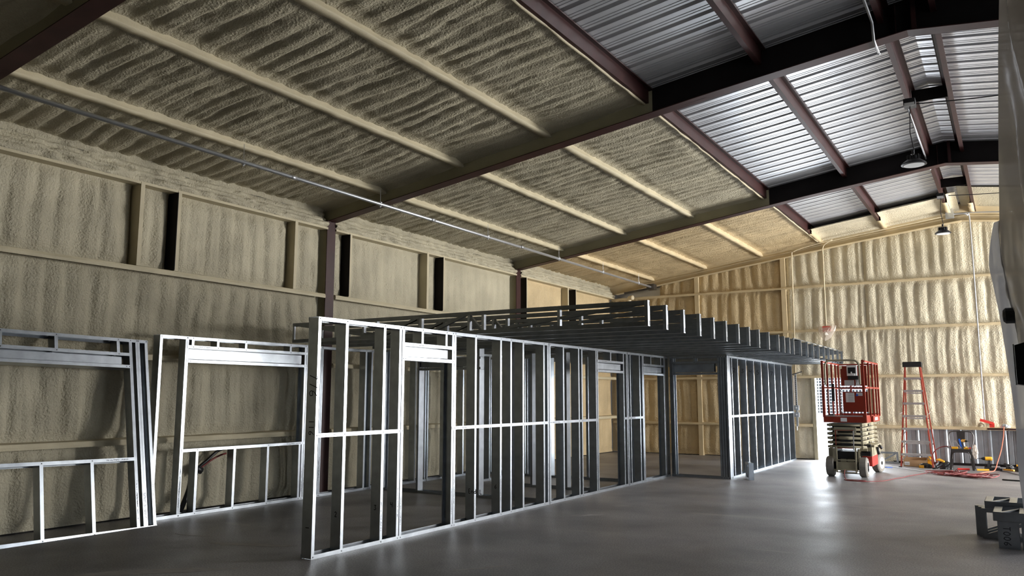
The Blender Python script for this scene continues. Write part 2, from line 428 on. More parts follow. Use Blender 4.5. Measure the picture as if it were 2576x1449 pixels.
# dark bridging plates between the two ridge purlins
for Y in (13.2, 19.1):
    b = MB(); b.box(-.99, -.51, Y-.006, Y+.006, zb(-.95)+.0, zb(-.95)+.19); part('bridging_plate', b, blackp, ceil)

# ------------------------------------------------------------------ walls
wl = setting('wall_left'); wf = setting('wall_far'); wr = setting('wall_right'); wn = setting('wall_front')
b = MB(); b.box(XL-.3, XL-.2, YF, YB+.2, 0, 5.0); part('siding', b, deck, wl)
GZ = (0, 1.02, 2.14, 3.33, 4.52)
def wall_foam(y0, y1, z0, z1, seed, lam=.3, amp=.045, m=foam):
    lu = y1-y0; lv = z1-z0; nu = max(4, int(lu/.04)); nv = max(4, int(lv/.05))
    def hf(u, v):
        h = foam_h(u, v, lam, seed, amp*1.35, .3, .6)
        e = np.clip(np.minimum(v, lv-v)/.16, 0, 1); e2 = np.clip(np.minimum(u, lu-u)/.12, 0, 1)
        return h*e*(.3+.7*e2)+.04*(1-e)**2
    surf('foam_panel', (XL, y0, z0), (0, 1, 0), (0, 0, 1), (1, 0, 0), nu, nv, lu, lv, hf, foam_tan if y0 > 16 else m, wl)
cuts = {3: [-2.4, 1.0, 3.7, 3.95, 6.42, 7.0, 9.22, 9.98, 10.52, 12.78, 13.32, 16.3, 16.72, 18.9, 19.34, 22.0]}
sd = 11
for k in range(4):
    c = cuts.get(k, [-2.4, 3.83, 10.0, 16.3, 22.0])
    for i in range(len(c)-1):
        wall_foam(c[i]+.02, c[i+1]-.02, GZ[k]+.02, GZ[k+1]-.0, sd, .3 if k != 3 else .28, .045 if c[i] < 10 else .03); sd += 1
# girts: foam-dusted horizontal channels
for k in (1, 2, 3):
    for i in range(4):
        mb = MB(); n = 90; ys = np.linspace(FR[i]+.12, FR[i+1]-.12, n)
        pr = [(XL-.02, .05), (XL+.16, .045), (XL+.215, .035), (XL+.225, .0), (XL+.22, -.035), (XL+.20, -.03), (XL+.2, .01), (XL-.02, .0)]
        for yy in ys:
            w = vn(np.array([yy*4+k*9.]), np.array([k*1.]))[0]-.5
            for j, (px, pz) in enumerate(pr): mb.v.append((px+.012*w*(j in (1, 2)), yy, GZ[k]+pz+.014*w*(j in (0, 1))))
        m_ = len(pr); mb.f += [(i2*m_+j, i2*m_+(j+1) % m_, (i2+1)*m_+(j+1) % m_, (i2+1)*m_+j) for i2 in range(n-1) for j in range(m_)]
        mb.f += [tuple(range(m_)), tuple(range((n-1)*m_, n*m_))]
        part('girt', mb, foam_clean, wl)
# vertical jambs of the upper band; bare ones are dark
def jamb(y, m, lab=None):
    mb = MB(); mb.prof((XL-.02, y, GZ[3]+.04), (XL-.02, y, 4.53), [(0, 0), (.24, 0), (.24, .06), (.225, .06), (.225, .012), (0, .012)], (1, 0, 0), (0, 1, 0)); mb.f += [tuple(range(6)), tuple(range(6, 12))]
    part('jamb', mb, m, wl, label=lab)
for y in (6.42, 9.22, 12.78, 18.9): jamb(y, foam_clean)
for y in (7.0, 10.52, 13.32, 16.72, 19.34):
    jamb(y, foam_clean)
    b = MB(); b.box(XL+.0, XL+.235, y-.012, y-.002, GZ[3]+.05, 4.50); part('jamb_web', b, blackp, wl, label='bare black jamb web')
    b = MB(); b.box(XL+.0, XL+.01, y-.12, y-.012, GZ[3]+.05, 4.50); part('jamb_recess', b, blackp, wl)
# lumpy eave band
def eave(z0, z1, x0, amp, seed, name='eave_strip', m=foam):
    for i in range(4):
        lu = FR[i+1]-FR[i]-.2
        def hf(u, v):
            return amp*vn(u*7+seed, v*14+seed)+.4*amp*vn(u*22+seed, v*30)+.02*np.sin(PI*v/(z1-z0))
        surf(name, (x0, FR[i]+.1, z0), (0, 1, 0), (0, 0, 1), (1, 0, 0), 130, 8, lu, z1-z0, hf, m, wl)
for i in range(4):
    b = MB(); b.box(XL-.05, XL+.215, FR[i]+.1, FR[i+1]-.1, 4.50, 4.535); part('eave_ledge', b, foam_clean, wl)
    b = MB(); b.box(XL-.05, XL+.10, FR[i]+.1, FR[i+1]-.1, 4.70, 4.715); part('eave_ledge', b, foam_clean, wl)
eave(4.535, 4.63, XL+.15, .07, 5); eave(4.63, 4.71, XL+.09, .06, 8); eave(4.71, 4.80, XL+.04, .05, 12); eave(4.80, 4.95, XL+.02, .05, 15)
# columns
for Y in FR[:4]:
    b = MB(); b.box(-9.97, -9.955, Y-.1, Y+.1, 0, 4.66); part('column_flange', b, maroon, wl, label='dark red column flange')
    b = MB(); b.box(XL-.1, -9.97, Y-.006, Y+.006, 0, 4.75); part('column_web', b, blackp, wl)
    def hfc(u, v): return .02+.02*vn(u*6+Y, v*2)+.10*np.clip((u-.0)/.2, 0, 1)**2*0
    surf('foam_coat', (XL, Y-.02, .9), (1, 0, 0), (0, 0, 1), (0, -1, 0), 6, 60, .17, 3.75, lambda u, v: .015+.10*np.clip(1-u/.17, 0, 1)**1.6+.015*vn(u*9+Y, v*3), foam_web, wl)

# far wall
b = MB()
DX0, DX1, DZ = -4.36, -3.1, 2.1
for x0, x1, z0, z1 in ((XL-.3, DX0, 0, 6.4), (DX1, XR+.2, 0, 6.4), (DX0, DX1, DZ, 6.4)): b.box(x0, x1, YB+.12, YB+.16, z0, z1)
part('siding', b, deck, wf)
FG = (0, .87, 2.125, 3.33, 4.50)
def far_foam(x0, x1, z0, z1, seed, top=None, lam=.3, amp=.045, ragged=0):
    lu = x1-x0; lv = z1-z0; nu = max(4, int(lu/.035)); nv = max(4, int(lv/.05))
    def hf(u, v):
        h = foam_h(u, v, lam, seed, amp, .22, .8)
        e = np.clip(np.minimum(v, lv-v)/.14, 0, 1); e2 = np.clip(np.minimum(u, lu-u)/.08, 0, 1)
        return h*e*(.3+.7*e2)+.03*(1-e)**2
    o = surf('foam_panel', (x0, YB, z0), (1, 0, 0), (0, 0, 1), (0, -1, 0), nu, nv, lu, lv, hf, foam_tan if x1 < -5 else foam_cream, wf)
    if top:
        for v in o.data.vertices:
            t = (v.co.z-z0)/lv; v.co.z = z0+t*(top(v.co.x)-z0)
    return o
colx = (-10.2, -8.2, -5.1, DX0-.05)
sd = 41
spans = [(-10.2, -7.5), (-7.5, -5.12), (-5.0, -3.05), (-3.05, .6)]
for k in range(1, 4):
    for x0, x1 in (spans if k > 1 else [(-10.2, -7.5), (-7.5, -5.12), (-5.0, DX0-.09), (DX1+.06, .6)]): far_foam(x0, x1, FG[k]+.0, FG[k+1], sd); sd += 1
for x0, x1 in [(-10.2, -7.5), (-7.5, -5.12), (-5.0, DX0-.09), (DX1+.06, -2.35)]: far_foam(x0, x1, 0.02, FG[1], sd, amp=.04); sd += 1
def ftop(x): return rafter_bottom(x)+.14
for x0, x1 in ((-8.6, -5.12), (-5.0, -3.05), (-3.05, .6)):
    far_foam(x0, x1, FG[4], 5.3, sd, top=ftop); sd += 1
# smooth slanted foam filling between wall and end rafter
fil = surf('foam_fillet', (-10.0, 22.06, 0), (1, 0, 0), (0, 0, 1), (0, -1, 0), 160, 10, 10.6, 1, lambda u, v: .02+.02*vn(u*3, v*4), foam_tan_flat, wf)
for v in fil.data.vertices:
    t = v.co.z; x = v.co.x; z0 = rafter_bottom(x)+.12; z1 = zdeck(x)-.03
    v.co.z = z0+(z1-z0)*t; v.co.y = 22.04-.03*math.sin(t*3.1)-.12*t**4
mb = MB(); mb.tube([(x, 22.02, rafter_bottom(x)+.13+.012*(vn(np.array([x*5]), np.array([3.]))[0]-.5)) for x in np.linspace(-9.2, .6, 160)], .022, 6); part('foam_bead', mb, foam_tan_flat, wf, smooth=True)
# girts of the far wall
for k in range(1, 5):
    segs = [(-10.1, DX0-.1), (DX1+.05, .6)] if k == 1 else [(-10.1, .6)]
    for a, c in segs:
        mb = MB(); n = 120; X = np.linspace(a, c, n)
        pr = [(YB+.02, .045), (YB-.12, .035), (YB-.15, .03), (YB-.155, .0), (YB-.15, -.03), (YB-.135, -.03), (YB-.13, -.005), (YB+.02, -.012)]
        for x in X:
            w = vn(np.array([x*4+k*9.]), np.array([k*1.]))[0]-.5
            for j, (py, pz) in enumerate(pr): mb.v.append((x, py-.012*w*(j in (1, 2)), FG[k]+pz+.012*w*(j in (0, 1, 2))))
        m_ = len(pr); mb.f += [(i2*m_+j, i2*m_+(j+1) % m_, (i2+1)*m_+(j+1) % m_, (i2+1)*m_+j) for i2 in range(n-1) for j in range(m_)]
        mb.f += [tuple(range(m_)), tuple(range((n-1)*m_, n*m_))]
        part('girt', mb, foam_tan_flat, wf)
b = MB(); b.box(-.55, 1.5, YB-.16, YB+.1, .85, .89); part('girt', b, maroon, wf, label='bare red-oxide girt')
b = MB(); b.box(.02, .14, YB-.2, YB-.05, 0, .84); part('column_flange', b, maroon, wf, label='bare dark red post')
# end-wall posts
for x, z1 in ((-5.11, 5.4), (-7.52, 5.1)):
    b = MB(); b.box(x, x+.12, YB-.13, YB+.1, 0, z1); part('post', b, foam_tan_flat, wf)
# exposed ribbed siding low on the right
def siding_sheet(x0, x1):
    mb = MB(); pts = []; x = x0
    while x < x1-.01:
        pts += [(x, 0), (x+.09, 0), (x+.095, .008), (x+.115, .008), (x+.12, 0), (x+.20, 0), (x+.225, -.03), (x+.26, -.03), (x+.285, 0)]; x += .305
    vs = [(px, YB+.06-py*1.2*-1, z) for z in (0.02, .86) for px, py in pts]; n = len(pts)
    mb.add(vs, [(i, i+1, n+i+1, n+i) for i in range(n-1)]); return mb
x = -2.9
while x < 1.5:
    part('siding_panel', siding_sheet(x, x+.915), galv_dull, wf); x += .915
b = MB(); b.box(-2.6, 1.6, YB-.06, YB+.1, 0, .05); part('base_angle', b, blackp, wf)
# door frame in far wall
dr = setting('door_1')
b = MB(); b.box(DX0-.09, DX0, YB-.13, YB+.16, 0, DZ+.06); b.box(DX1, DX1+.06, YB-.13, YB+.16, 0, DZ+.06); b.box(DX0, DX1, YB-.13, YB+.16, DZ, DZ+.06)
part('door_frame', b, cream, dr)
# right and front walls
b = MB()
for y0, y1, z0, z1 in ((YF, .2, 0, 4.7), (3.8, 10.6, 0, 4.7), (14.6, 17.8, 0, 4.7), (21.9, YB+.2, 0, 4.7), (YF, YB+.2, 4.2, 4.8)): b.box(XR, XR+.1, y0, y1, z0, z1)
part('siding', b, foam_clean, wr)
b = MB(); b.box(XL-.3, XR+.1, YF-.1, YF, 0, 6.4); part('siding', b, blackp, wn)

#MORE
# ------------------------------------------------------------------ handwriting strokes
GL = {'7': [[(0, 1), (.6, 1), (.25, 0)]], '6': [[(.55, 1), (.15, .55), (.08, .2), (.3, 0), (.55, .15), (.5, .45), (.15, .4)]],
      '1': [[(.3, 1), (.3, 0)]], '2': [[(.05, .8), (.3, 1), (.55, .75), (.1, .05), (.6, .05)]], '3': [[(.05, .95), (.55, .95), (.25, .55), (.55, .3), (.3, 0), (.0, .12)]],
      '4': [[(.1, 1), (.05, .5), (.6, .5)], [(.55, 1), (.5, 0)]], '5': [[(.55, 1), (.1, 1), (.1, .55), (.45, .6), (.55, .25), (.3, 0), (.0, .1)]],
      'T': [[(0, 1), (.65, 1)], [(.32, 1), (.32, 0)]], '0': [[(.3, 1), (.05, .6), (.1, .15), (.35, 0), (.58, .4), (.5, .85), (.3, 1)]],
      'E': [[(.55, 1), (.05, 1), (.05, 0), (.55, 0)], [(.05, .5), (.45, .5)]], 'n': [[(.05, .6), (.05, 0)], [(.05, .45), (.3, .6), (.5, .45), (.5, 0)]],
      'd': [[(.5, 1), (.5, 0)], [(.5, .45), (.2, .55), (.05, .25), (.25, 0), (.5, .15)]], 'L': [[(.1, 1), (.1, 0), (.55, 0)]], '8': [[(.3, 1), (.05, .75), (.5, .3), (.3, 0), (.08, .3), (.52, .75), (.3, 1)]],
      '9': [[(.5, .7), (.2, .6), (.1, .85), (.35, 1), (.5, .75), (.45, 0)]], 'R': [[(.05, 0), (.05, 1), (.5, .85), (.4, .55), (.05, .5), (.55, 0)]], ' ': []}
def writing(text, O, R, Up, nrm, h, parent, w=.009, name='handwriting', m=None):
    """flat ink strokes: text runs along R, letters stand along Up"""
    O = Vector(O); R = Vector(R); Up = Vector(Up); N = Vector(nrm); mb = MB(); x = 0
    for ch in text:
        for st in GL.get(ch, []):
            P = [O+R*((x+p[0])*h)+Up*(p[1]*h) for p in st]
            for a, c in zip(P, P[1:]):
                d = (c-a).normalized(); sd = d.cross(N)*(w/2)
                mb.add([a-sd+N*.0012, a+sd+N*.0012, c+sd+N*.0012, c-sd+N*.0012], [(0, 1, 2, 3)])
        x += .8
    return part(name, mb, m or ink, parent)
def stamp(O, R, Up, nrm, L, h, parent, seed=0, name='ink_stamp'):
    """row of tiny unreadable print"""
    O = Vector(O); R = Vector(R); Up = Vector(Up); N = Vector(nrm); mb = MB(); rg = random.Random(seed); x = 0
    while x < L:
        w = rg.uniform(.4, .8)*h
        if rg.random() < .85:
            for q in range(2):
                z0 = rg.choice((0, .3, .55))*h; z1 = z0+rg.uniform(.25, .45)*h
                a = O+R*x+N*.0012
                mb.add([a+Up*z0, a+R*w+Up*z0, a+R*w+Up*z1, a+Up*z1], [(0, 1, 2, 3)])
        x += w+.25*h
    return part(name, mb, ink, parent, kind='stuff')

# ------------------------------------------------------------------ light-gauge steel wall frames
_cache = {}
def stud_mesh(L, flip, D=.14):
    k = (round(L, 3), flip, D)
    if k not in _cache:
        mb = MB(); mb.chan((0, D/2, 0), (0, D/2, L), (0, 1, 0), (-1 if flip else 1, 0, 0), D); n = 12
        mb.f += [tuple(range(n)), tuple(range(n, 2*n))]
        _cache[k] = mb.mesh('stud', galv)
    return _cache[k]
def frame(label, loc, rot, L, studs, openings=(), rail=None, H=2.44, D=.14, group=None, stamps=True, seed=0, screws=True):
    """local x runs along the frame, the front face is y=0, z is up.
    studs: (x, flip); openings: (x0, x1, z_head, kind[, z_sill, cripples])"""
    r = thing('wall_frame', label, 'wall frame', loc, rot, group)
    rg = random.Random(seed)
    mb = MB(); mb.chan((0, D/2, 0), (L, D/2, 0), (0, 1, 0), (0, 0, 1), D+.006, .041, 0); n = 8; mb.f += [tuple(range(n)), tuple(range(n, 2*n))]
    part('bottom_track', mb, galv, r)
    mb = MB(); mb.chan((0, D/2, H), (L, D/2, H), (0, 1, 0), (0, 0, -1), D+.006, .041, 0); mb.f += [tuple(range(n)), tuple(range(n, 2*n))]
    part('top_track', mb, galv, r)
    dots = []
    for x, fl in studs:
        link('stud', stud_mesh(H-.01, fl, D), r, (x, 0, .004))
        cx = x+(-.02 if fl else .02); dots += [(cx, .02), (cx, H-.02)]
        if stamps and rg.random() < .8: stamp((cx-.008, 0, .12+rg.random()*.2), (0, 0, 1), (1, 0, 0), (0, -1, 0), .32, .014, r, rg.randint(0, 99))
    for op in openings:
        x0, x1, zh = op[:3]; big = op[3] if len(op) > 3 else .11
        w = x1-x0
        mb = MB(); mb.chan((x0-.04, D/2, zh), (x1+.04, D/2, zh), (0, 1, 0), (0, 0, 1), D+.008, .041, 0); part('head_track', mb, galv, r)
        mb = MB(); mb.box(x0+.0, x1-.07, .022, .026, zh+.05, zh+.05+big); mb.box(x0, x1-.07, .022, .05, zh+.05+big-.003, zh+.05+big); mb.box(x0, x1-.07, .022, .05, zh+.05, zh+.053)
        part('box_header', mb, galv, r)
        mb = MB(); mb.box(x0+.0, x1-.07, .112, .116, zh+.05, zh+.05+big); part('box_header', mb, galv, r)
        zt = zh+.05+big+.01
        mb = MB(); mb.chan((x0-.04, D/2, zt+.041), (x1+.04, D/2, zt+.041), (0, 1, 0), (0, 0, -1), D+.008, .041, 0); part('upper_header_track', mb, galv, r)
        if stamps:
            stamp((x0+.02, -.004, zt+.014), (1, 0, 0), (0, 0, 1), (0, -1, 0), .35, .014, r, 5)
        cr = op[4] if len(op) > 4 else [x0+w*.38, x0+w*.92]
        for c in cr:
            link('cripple_stud', stud_mesh(H-zt-.02, False, D), r, (c, .003, zt+.015)); dots += [(c+.02, H-.02), (c+.02, zt+.02)]
        dots += [(x0-.02, zh+.02), (x1+.02, zh+.02), (x0+.02, zh+.02), (x1-.02, zh+.02)]
        if len(op) > 5:
            zs, cs = op[5], op[6]
            mb = MB(); mb.chan((x0-.05, D/2, zs), (x1+.05, D/2, zs), (0, 1, 0), (0, 0, -1), D+.008, .041, 0); part('sill_track', mb, galv, r)
            if stamps: stamp((x1-.35, -.004, zs-.028), (1, 0, 0), (0, 0, 1), (0, -1, 0), .3, .014, r, 8)
            for c in cs: link('cripple_stud', stud_mesh(zs-.02, False, D), r, (c, .002, .01)); dots += [(c+.02, zs-.02), (c+.02, .02)]
    if rail:
        for x0, x1 in rail:
            mb = MB(); mb.prof((x0, -.004, 1.2), (x1, -.004, 1.2), [(0, 0), (.03, 0), (.03, .003), (.003, .003), (.003, .038), (.03, .038), (.03, .041), (0, .041)], (0, 1, 0), (0, 0, 1))
            part('bridging_rail', mb, galv, r)
            if stamps: stamp((x0+.04, -.004, 1.213), (1, 0, 0), (0, 0, 1), (0, -1, 0), min(.3, x1-x0-.1), .014, r, int(x0*10))
            for x, fl in studs:
                if x0-.05 <= x <= x1+.05: dots.append((x+(-.02 if fl else .02), 1.22))
    if screws:
        mb = MB()
        for x, z in dots:
            a = [(x+.007*math.cos(k*PI/4), -.0062, z+.007*math.sin(k*PI/4)) for k in range(8)]; mb.add(a, [tuple(range(8))])
        part('screw_dimples', mb, ink, r, kind='stuff')
    return r
R90 = (0, 0, PI/2)
NX = -6.07
# near long wall, three prefabricated frames end to end (front faces the open floor)
A1 = frame('nearest steel wall frame with a door opening and 776 written on its corner stud', (NX, 6.0, 0), R90, 4.90,
           [(0.003, 0), (.41, 0), (1.03, 0), (1.31, 0), (1.365, 0), (2.40, 1), (2.45, 1), (2.88, 0), (3.505, 0), (3.775, 0), (4.115, 0), (4.73, 0), (4.897, 1)],
           [(1.40, 2.36, 2.04, .11, [1.40+.33, 1.40+.82])], rail=[(0, 1.35), (2.36, 4.9)], seed=2)
A2 = frame('second steel wall frame of the long wall, with the middle door opening', (NX, 10.915, 0), R90, 2.98,
           [(0.003, 0), (.45, 0), (.985, 0), (1.10, 0), (1.64, 0), (1.70, 0), (2.84, 1), (2.975, 1)],
           [(1.745, 2.80, 2.04, .11, [2.25])], rail=[(0, 1.7), (2.82, 2.98)], seed=3)
A3 = frame('third steel wall frame of the long wall, at the inside corner', (NX, 13.91, 0), R90, 2.12,
           [(0.003, 0), (.11, 0), (.56, 0), (.70, 0), (.75, 0), (1.88, 1), (1.93, 1), (2.115, 1)],
           [(.79, 1.84, 2.04, .11, [1.15, 1.68])], rail=[(0, .72)], seed=4)
# writing on the stud webs of the nearest frame (web faces look along -x locally)
def webnote(fr, x, z, text, h=.08, y=.05): writing(text, (x-.0005, y, z), (0, 0, -1), (0, -1, 0), (-1, 0, 0), h, fr)
webnote(A1, .003, 1.86, '776', .11, .10); webnote(A1, .003, 1.38, '116', .07, .09); webnote(A1, .003, .32, '1', .05, .09)
for x, t in ((.41, '2'), (1.03, '3'), (1.31, '4'), (2.88, 'End L'), (3.505, '6')):
    writing(t, (x-.0005, .09, .36), (0, -1, 0), (0, 0, 1), (-1, 0, 0), .055, A1)
# header box is bolted to the return wall: short wall across the aisle with a door opening
D1 = frame('short steel wall frame with a wide opening joining long wall and partition', (-6.05, 16.03, 0), (0, 0, 0), 1.22,
           [(.003, 0), (.05, 0), (1.06, 1), (1.11, 1), (1.16, 1), (1.215, 1)], [(.08, 1.02, 2.06, .17, [.52])], seed=5, stamps=False)
C1 = frame('tall steel partition frame with numbered studs beside the orange scissor lift', (-4.84, 16.16, 0), R90, 5.62,
           [(.003, 0), (.06, 0), (.20, 0), (.62, 0), (1.24, 0), (1.85, 0), (2.47, 0), (3.09, 0), (3.70, 0), (4.32, 0), (4.93, 0), (5.55, 1)],
           rail=[(0, 5.6)], seed=6)
for x, t in ((.62, '2'), (1.24, '3'), (1.85, '4'), (2.47, '5'), (3.70, '7')):
    writing(t, (x-.0005, .10, 2.12), (0, -1, 0), (0, 0, 1), (-1, 0, 0), .09, C1)
# frames along the left wall
P1 = frame('large window-opening steel frame leaning against the foam wall at far left', (-9.31, 3.95, 0), (0, 0, 0), 2.60,
           [(.01, 0), (2.33, 0), (2.37, 1), (2.42, 0), (2.48, 1), (2.595, 1)], [(.05, 2.30, 2.05, .10, [.72, 1.36, 2.16], .90, [.55, 1.16, 1.76])], seed=7)
P1.rotation_euler = (math.radians(-11.7), 0, 0)
P1.rotation_mode = 'QUATERNION'
P1.rotation_quaternion = (Matrix.Rotation(math.radians(-1.0), 4, 'X') @ Matrix.Rotation(-math.radians(11.7), 4, 'Y') @ Matrix.Rotation(PI/2, 4, 'Z')).to_quaternion()
P1.location = (-9.31, 3.93, .012)
P2 = frame('window-opening steel frame standing between leaning frame and nearest corner stud', (-9.68, 6.67, 0), R90, 2.85,
           [(.003, 0), (.40, 0), (.45, 1), (2.66, 1), (2.71, 1), (2.845, 1)], [(.47, 2.64, 2.08, .14, [.50, .92, 1.42, 2.3], .90, [.66, 1.30, 1.92, 2.56])], seed=8)
P3 = frame('steel stud frame along the foam wall behind the nearest wall frame', (-9.72, 9.56, 0), R90, 3.0,
           [(.003, 0), (.13, 0), (.19, 1), (.62, 0), (.68, 1), (1.22, 0), (1.42, 1), (2.03, 0), (2.64, 0), (2.99, 1)], seed=9)
P4 = frame('steel stud frame along the foam wall behind the second wall frame', (-9.72, 12.58, 0), R90, 3.4,
           [(.003, 0), (.6, 0), (1.2, 0), (1.8, 0), (2.4, 0), (3.0, 0), (3.39, 1)], seed=10)
# cross walls
E1 = frame('steel cross-wall frame just behind the nearest door opening', (-9.5, 11.0, 0), (0, 0, 0), 3.28,
           [(.003, 0), (.82, 1), (2.07, 1), (2.72, 1), (2.78, 0), (3.275, 1)], [(.84, 2.05, 2.06, .11, [1.4])], seed=11, stamps=False)
E2 = frame('steel cross-wall frame behind the middle door opening', (-9.5, 14.45, 0), (0, 0, 0), 3.28,
           [(.003, 0), (.85, 1), (.9, 0), (1.5, 1), (2.33, 1), (2.38, 0), (3.0, 1), (3.275, 1)], seed=12, stamps=False)
E3 = frame('short steel frame standing midway inside the framed rooms', (-8.75, 12.9, 0), R90, 1.45,
           [(.003, 0), (.4, 0), (.8, 0), (1.44, 1)], seed=13, stamps=False)
E4 = frame('steel cross-wall frame between first and second cross walls', (-7.9, 12.75, 0), (0, 0, 0), 1.68,
           [(.003, 1), (.45, 1), (1.1, 0), (1.16, 1), (1.675, 1)], seed=14, stamps=False)

# ------------------------------------------------------------------ floor trusses lying on the frames
TL, TH = 5.93, .305
def build_truss(label, y):
    r = thing('floor_truss', label, 'truss', (-3.60, y, 2.446), (0, 0, 0), 'steel floor trusses laid across the wall frames')
    for nm, z in (('top_chord', TH-.05), ('bottom_chord', 0)):
        mb = MB()
        zz = (0, 1) if nm == 'bottom_chord' else (1, 0)
        if nm == 'top_chord': mb.prof((0, 0, z), (-TL, 0, z), [(0, 0), (.003, 0), (.003, .047), (.057, .047), (.057, 0), (.06, 0), (.06, .05), (0, .05)], (0, 1, 0), (0, 0, 1))
        else: mb.prof((0, 0, z), (-TL, 0, z), [(0, 0), (.06, 0), (.06, .05), (.057, .05), (.057, .003), (.003, .003), (.003, .05), (0, .05)], (0, 1, 0), (0, 0, 1))
        part(nm, mb, galv_dark, r)
    mb = MB(); mb.box(-.003, .004, -.002, .062, -.002, TH+.002); mb.box(-.04, -.003, -.002, .001, -.002, TH+.002); mb.box(-.04, -.003, .059, .062, -.002, TH+.002)
    part('end_plate', mb, galv, r)
    mb = MB(); mb.box(.004, .006, .044, .054, .012, .065); mb.box(.004, .006, .044, .054, TH-.065, TH-.012)
    part('end_slots', mb, ink, r, kind='stuff')
    vx = (-1.18, -2.33, -2.56, -3.38, -4.2, -5.0)
    for x in vx:
        mb = MB(); mb.box(x, x+.003, .004, .056, .004, TH-.004); mb.box(x-.036, x, .004, .007, .004, TH-.004); mb.box(x-.036, x, .053, .056, .004, TH-.004)
        part('web_vertical', mb, galv, r)
    mb = MB(); mb.box(-TL, -TL+.003, .002, .058, 0, TH); mb.box(-TL+.003, -TL+.04, .002, .005, 0, TH); part('end_plate', mb, galv, r)
    for a, c in (((-2.28, 0), (-.04, 1)), ((-2.6, 1), (-2.36, 0)), ((-2.62, 1), (-3.30, 0)), ((-3.45, 1), (-3.38, 0)), ((-4.15, 0), (-3.44, 1)), ((-4.25, 0), (-5.85, 1))):
        z = lambda q: TH-.03 if q else .03
        mb = MB(); p = Vector((a[0], .03, z(a[1]))); q = Vector((c[0], .03, z(c[1]))); d = (q-p).normalized(); n = Vector((0, 1, 0)).cross(d)
        mb.chan(tuple(p-n*.018), tuple(q-n*.018), (0, 1, 0), tuple(n), .05, .036, 0); part('web_diagonal', mb, galv_dark, r)
    return r
def copy_thing(src, label, loc, rot=None):
    r = src.copy(); COL.objects.link(r); r.location = loc; r['label'] = label
    if rot: r.rotation_euler = rot
    for ch in list(src.children):
        c = ch.copy(); COL.objects.link(c); c.parent = r
        for g in list(ch.children):
            d = g.copy(); COL.objects.link(d); d.parent = c
    return r
TY = [8.87, 9.48, 10.12, 10.74, 11.36, 11.98, 12.60, 13.22, 13.85, 14.47, 15.2, 15.66, 16.03, 16.41, 17.08, 17.65, 18.26, 18.88, 19.46, 20.04, 20.62, 21.2, 21.8]
ORD = ['nearest', 'second', 'third', 'fourth', 'fifth', 'sixth', 'seventh', 'eighth', 'ninth', 'tenth', 'eleventh', 'twelfth', 'thirteenth', 'fourteenth', 'fifteenth',
       'sixteenth', 'seventeenth', 'eighteenth', 'nineteenth', 'twentieth', 'twenty-first', 'twenty-second', 'farthest']
T0 = build_truss('nearest floor truss, its long diagonal fully in view above the wall frame', TY[0])
for i, y in enumerate(TY[1:], 1):
    lab = ('farthest floor truss, next to the far foam wall' if i == 22 else '%s floor truss counted from the nearest end of the row' % ORD[i])
    t = copy_thing(T0, lab, (-3.60-.005*(i % 3), y, 2.446))
    if i in (3, 5): writing('T006' if i == 3 else 'T007', (.0045, .018, .24), (0, 0, -1), (0, 1, 0), (1, 0, 0), .03, t, .004)
b = MB(); b.box(-3.618, -3.60, 16.4, 21.95, 2.757, 2.768)
tag(part('rim_strip', b, galv_dark), 'long thin steel strip lying on the ends of the far floor trusses', 'steel strip')
b = MB(); b.box(-3.95, -3.65, 17.15, 17.25, 2.757, 2.79); tag(part('short_board', b, black), 'short dark board lying on top of the far trusses', 'board')

# small steel block standing on the floor by the partition
def truss_block(name, label, loc, rz, L, H, W, group=None, tilt=(0, 0), diag=1, n_web=0):
    r = thing(name, label, 'truss offcut', loc, (tilt[0], tilt[1], rz), group)
    for nm, z in (('bottom_chord', 0), ('top_chord', H-.045)):
        mb = MB(); q = [(0, 0), (W, 0), (W, .045), (W-.004, .045), (W-.004, .004), (.004, .004), (.004, .045), (0, .045)]
        if z: q = [(a, .045-c) for a, c in q]
        mb.prof((0, 0, z), (L, 0, z), q, (0, 1, 0), (0, 0, 1)); part(nm, mb, galv, r)
    for x in (0, L-.045):
        mb = MB(); mb.box(x, x+.003, 0.002, W-.002, 0, H) if x == 0 else mb.box(L-.003, L, 0.002, W-.002, 0, H)
        mb.box(x, x+.045, .002, .005, 0, H); mb.box(x, x+.045, W-.005, W-.002, 0, H); part('end_post', mb, galv, r)
    a, c = ((.04, W/2, .03), (L-.04, W/2, H-.03)) if diag > 0 else ((.04, W/2, H-.03), (L-.04, W/2, .03))
    mb = MB(); mb.bar(a, c, W*.8, .035); part('diagonal', mb, galv, r)
    return r
truss_block('steel_block', 'short steel truss offcut standing upright at the foot of the partition frame', (-4.62, 16.3, 0), math.radians(-62), .30, .33, .10)
# pile of offcuts low on the right
PX = 0
K = [('front grey offcut of the three nested steel ends, right foreground pile', (-.40, 10.98, 0), .012),
     ('middle grey offcut of the three nested steel ends, right foreground pile', (-.435, 11.10, 0), .0),
     ('rear grey offcut of the three nested steel ends, right foreground pile', (-.47, 11.22, 0), -.0)]
for lab, loc, tz in K: truss_block('steel_block', lab, loc, math.radians(-4), .75, .34, .09, 'steel truss offcuts in the right foreground pile', diag=1)
t = truss_block('steel_block', 'near upright steel end plate block marked T006 in right foreground pile', (-.235, 10.38, 0), 0, .20, .285, .30, 'steel truss offcuts in the right foreground pile')
b = MB(); b.box(.0, .195, -.004, 0, .0, .283); part('side_plate', b, galv, t)
writing('T006', (.05, -.0055, .23), (0, 0, -1), (1, 0, 0), (0, -1, 0), .065, t, .007)
t = truss_block('steel_block', 'second upright steel block at the right picture edge of the pile', (-.015, 10.38, 0), 0, .24, .285, .30, 'steel truss offcuts in the right foreground pile')
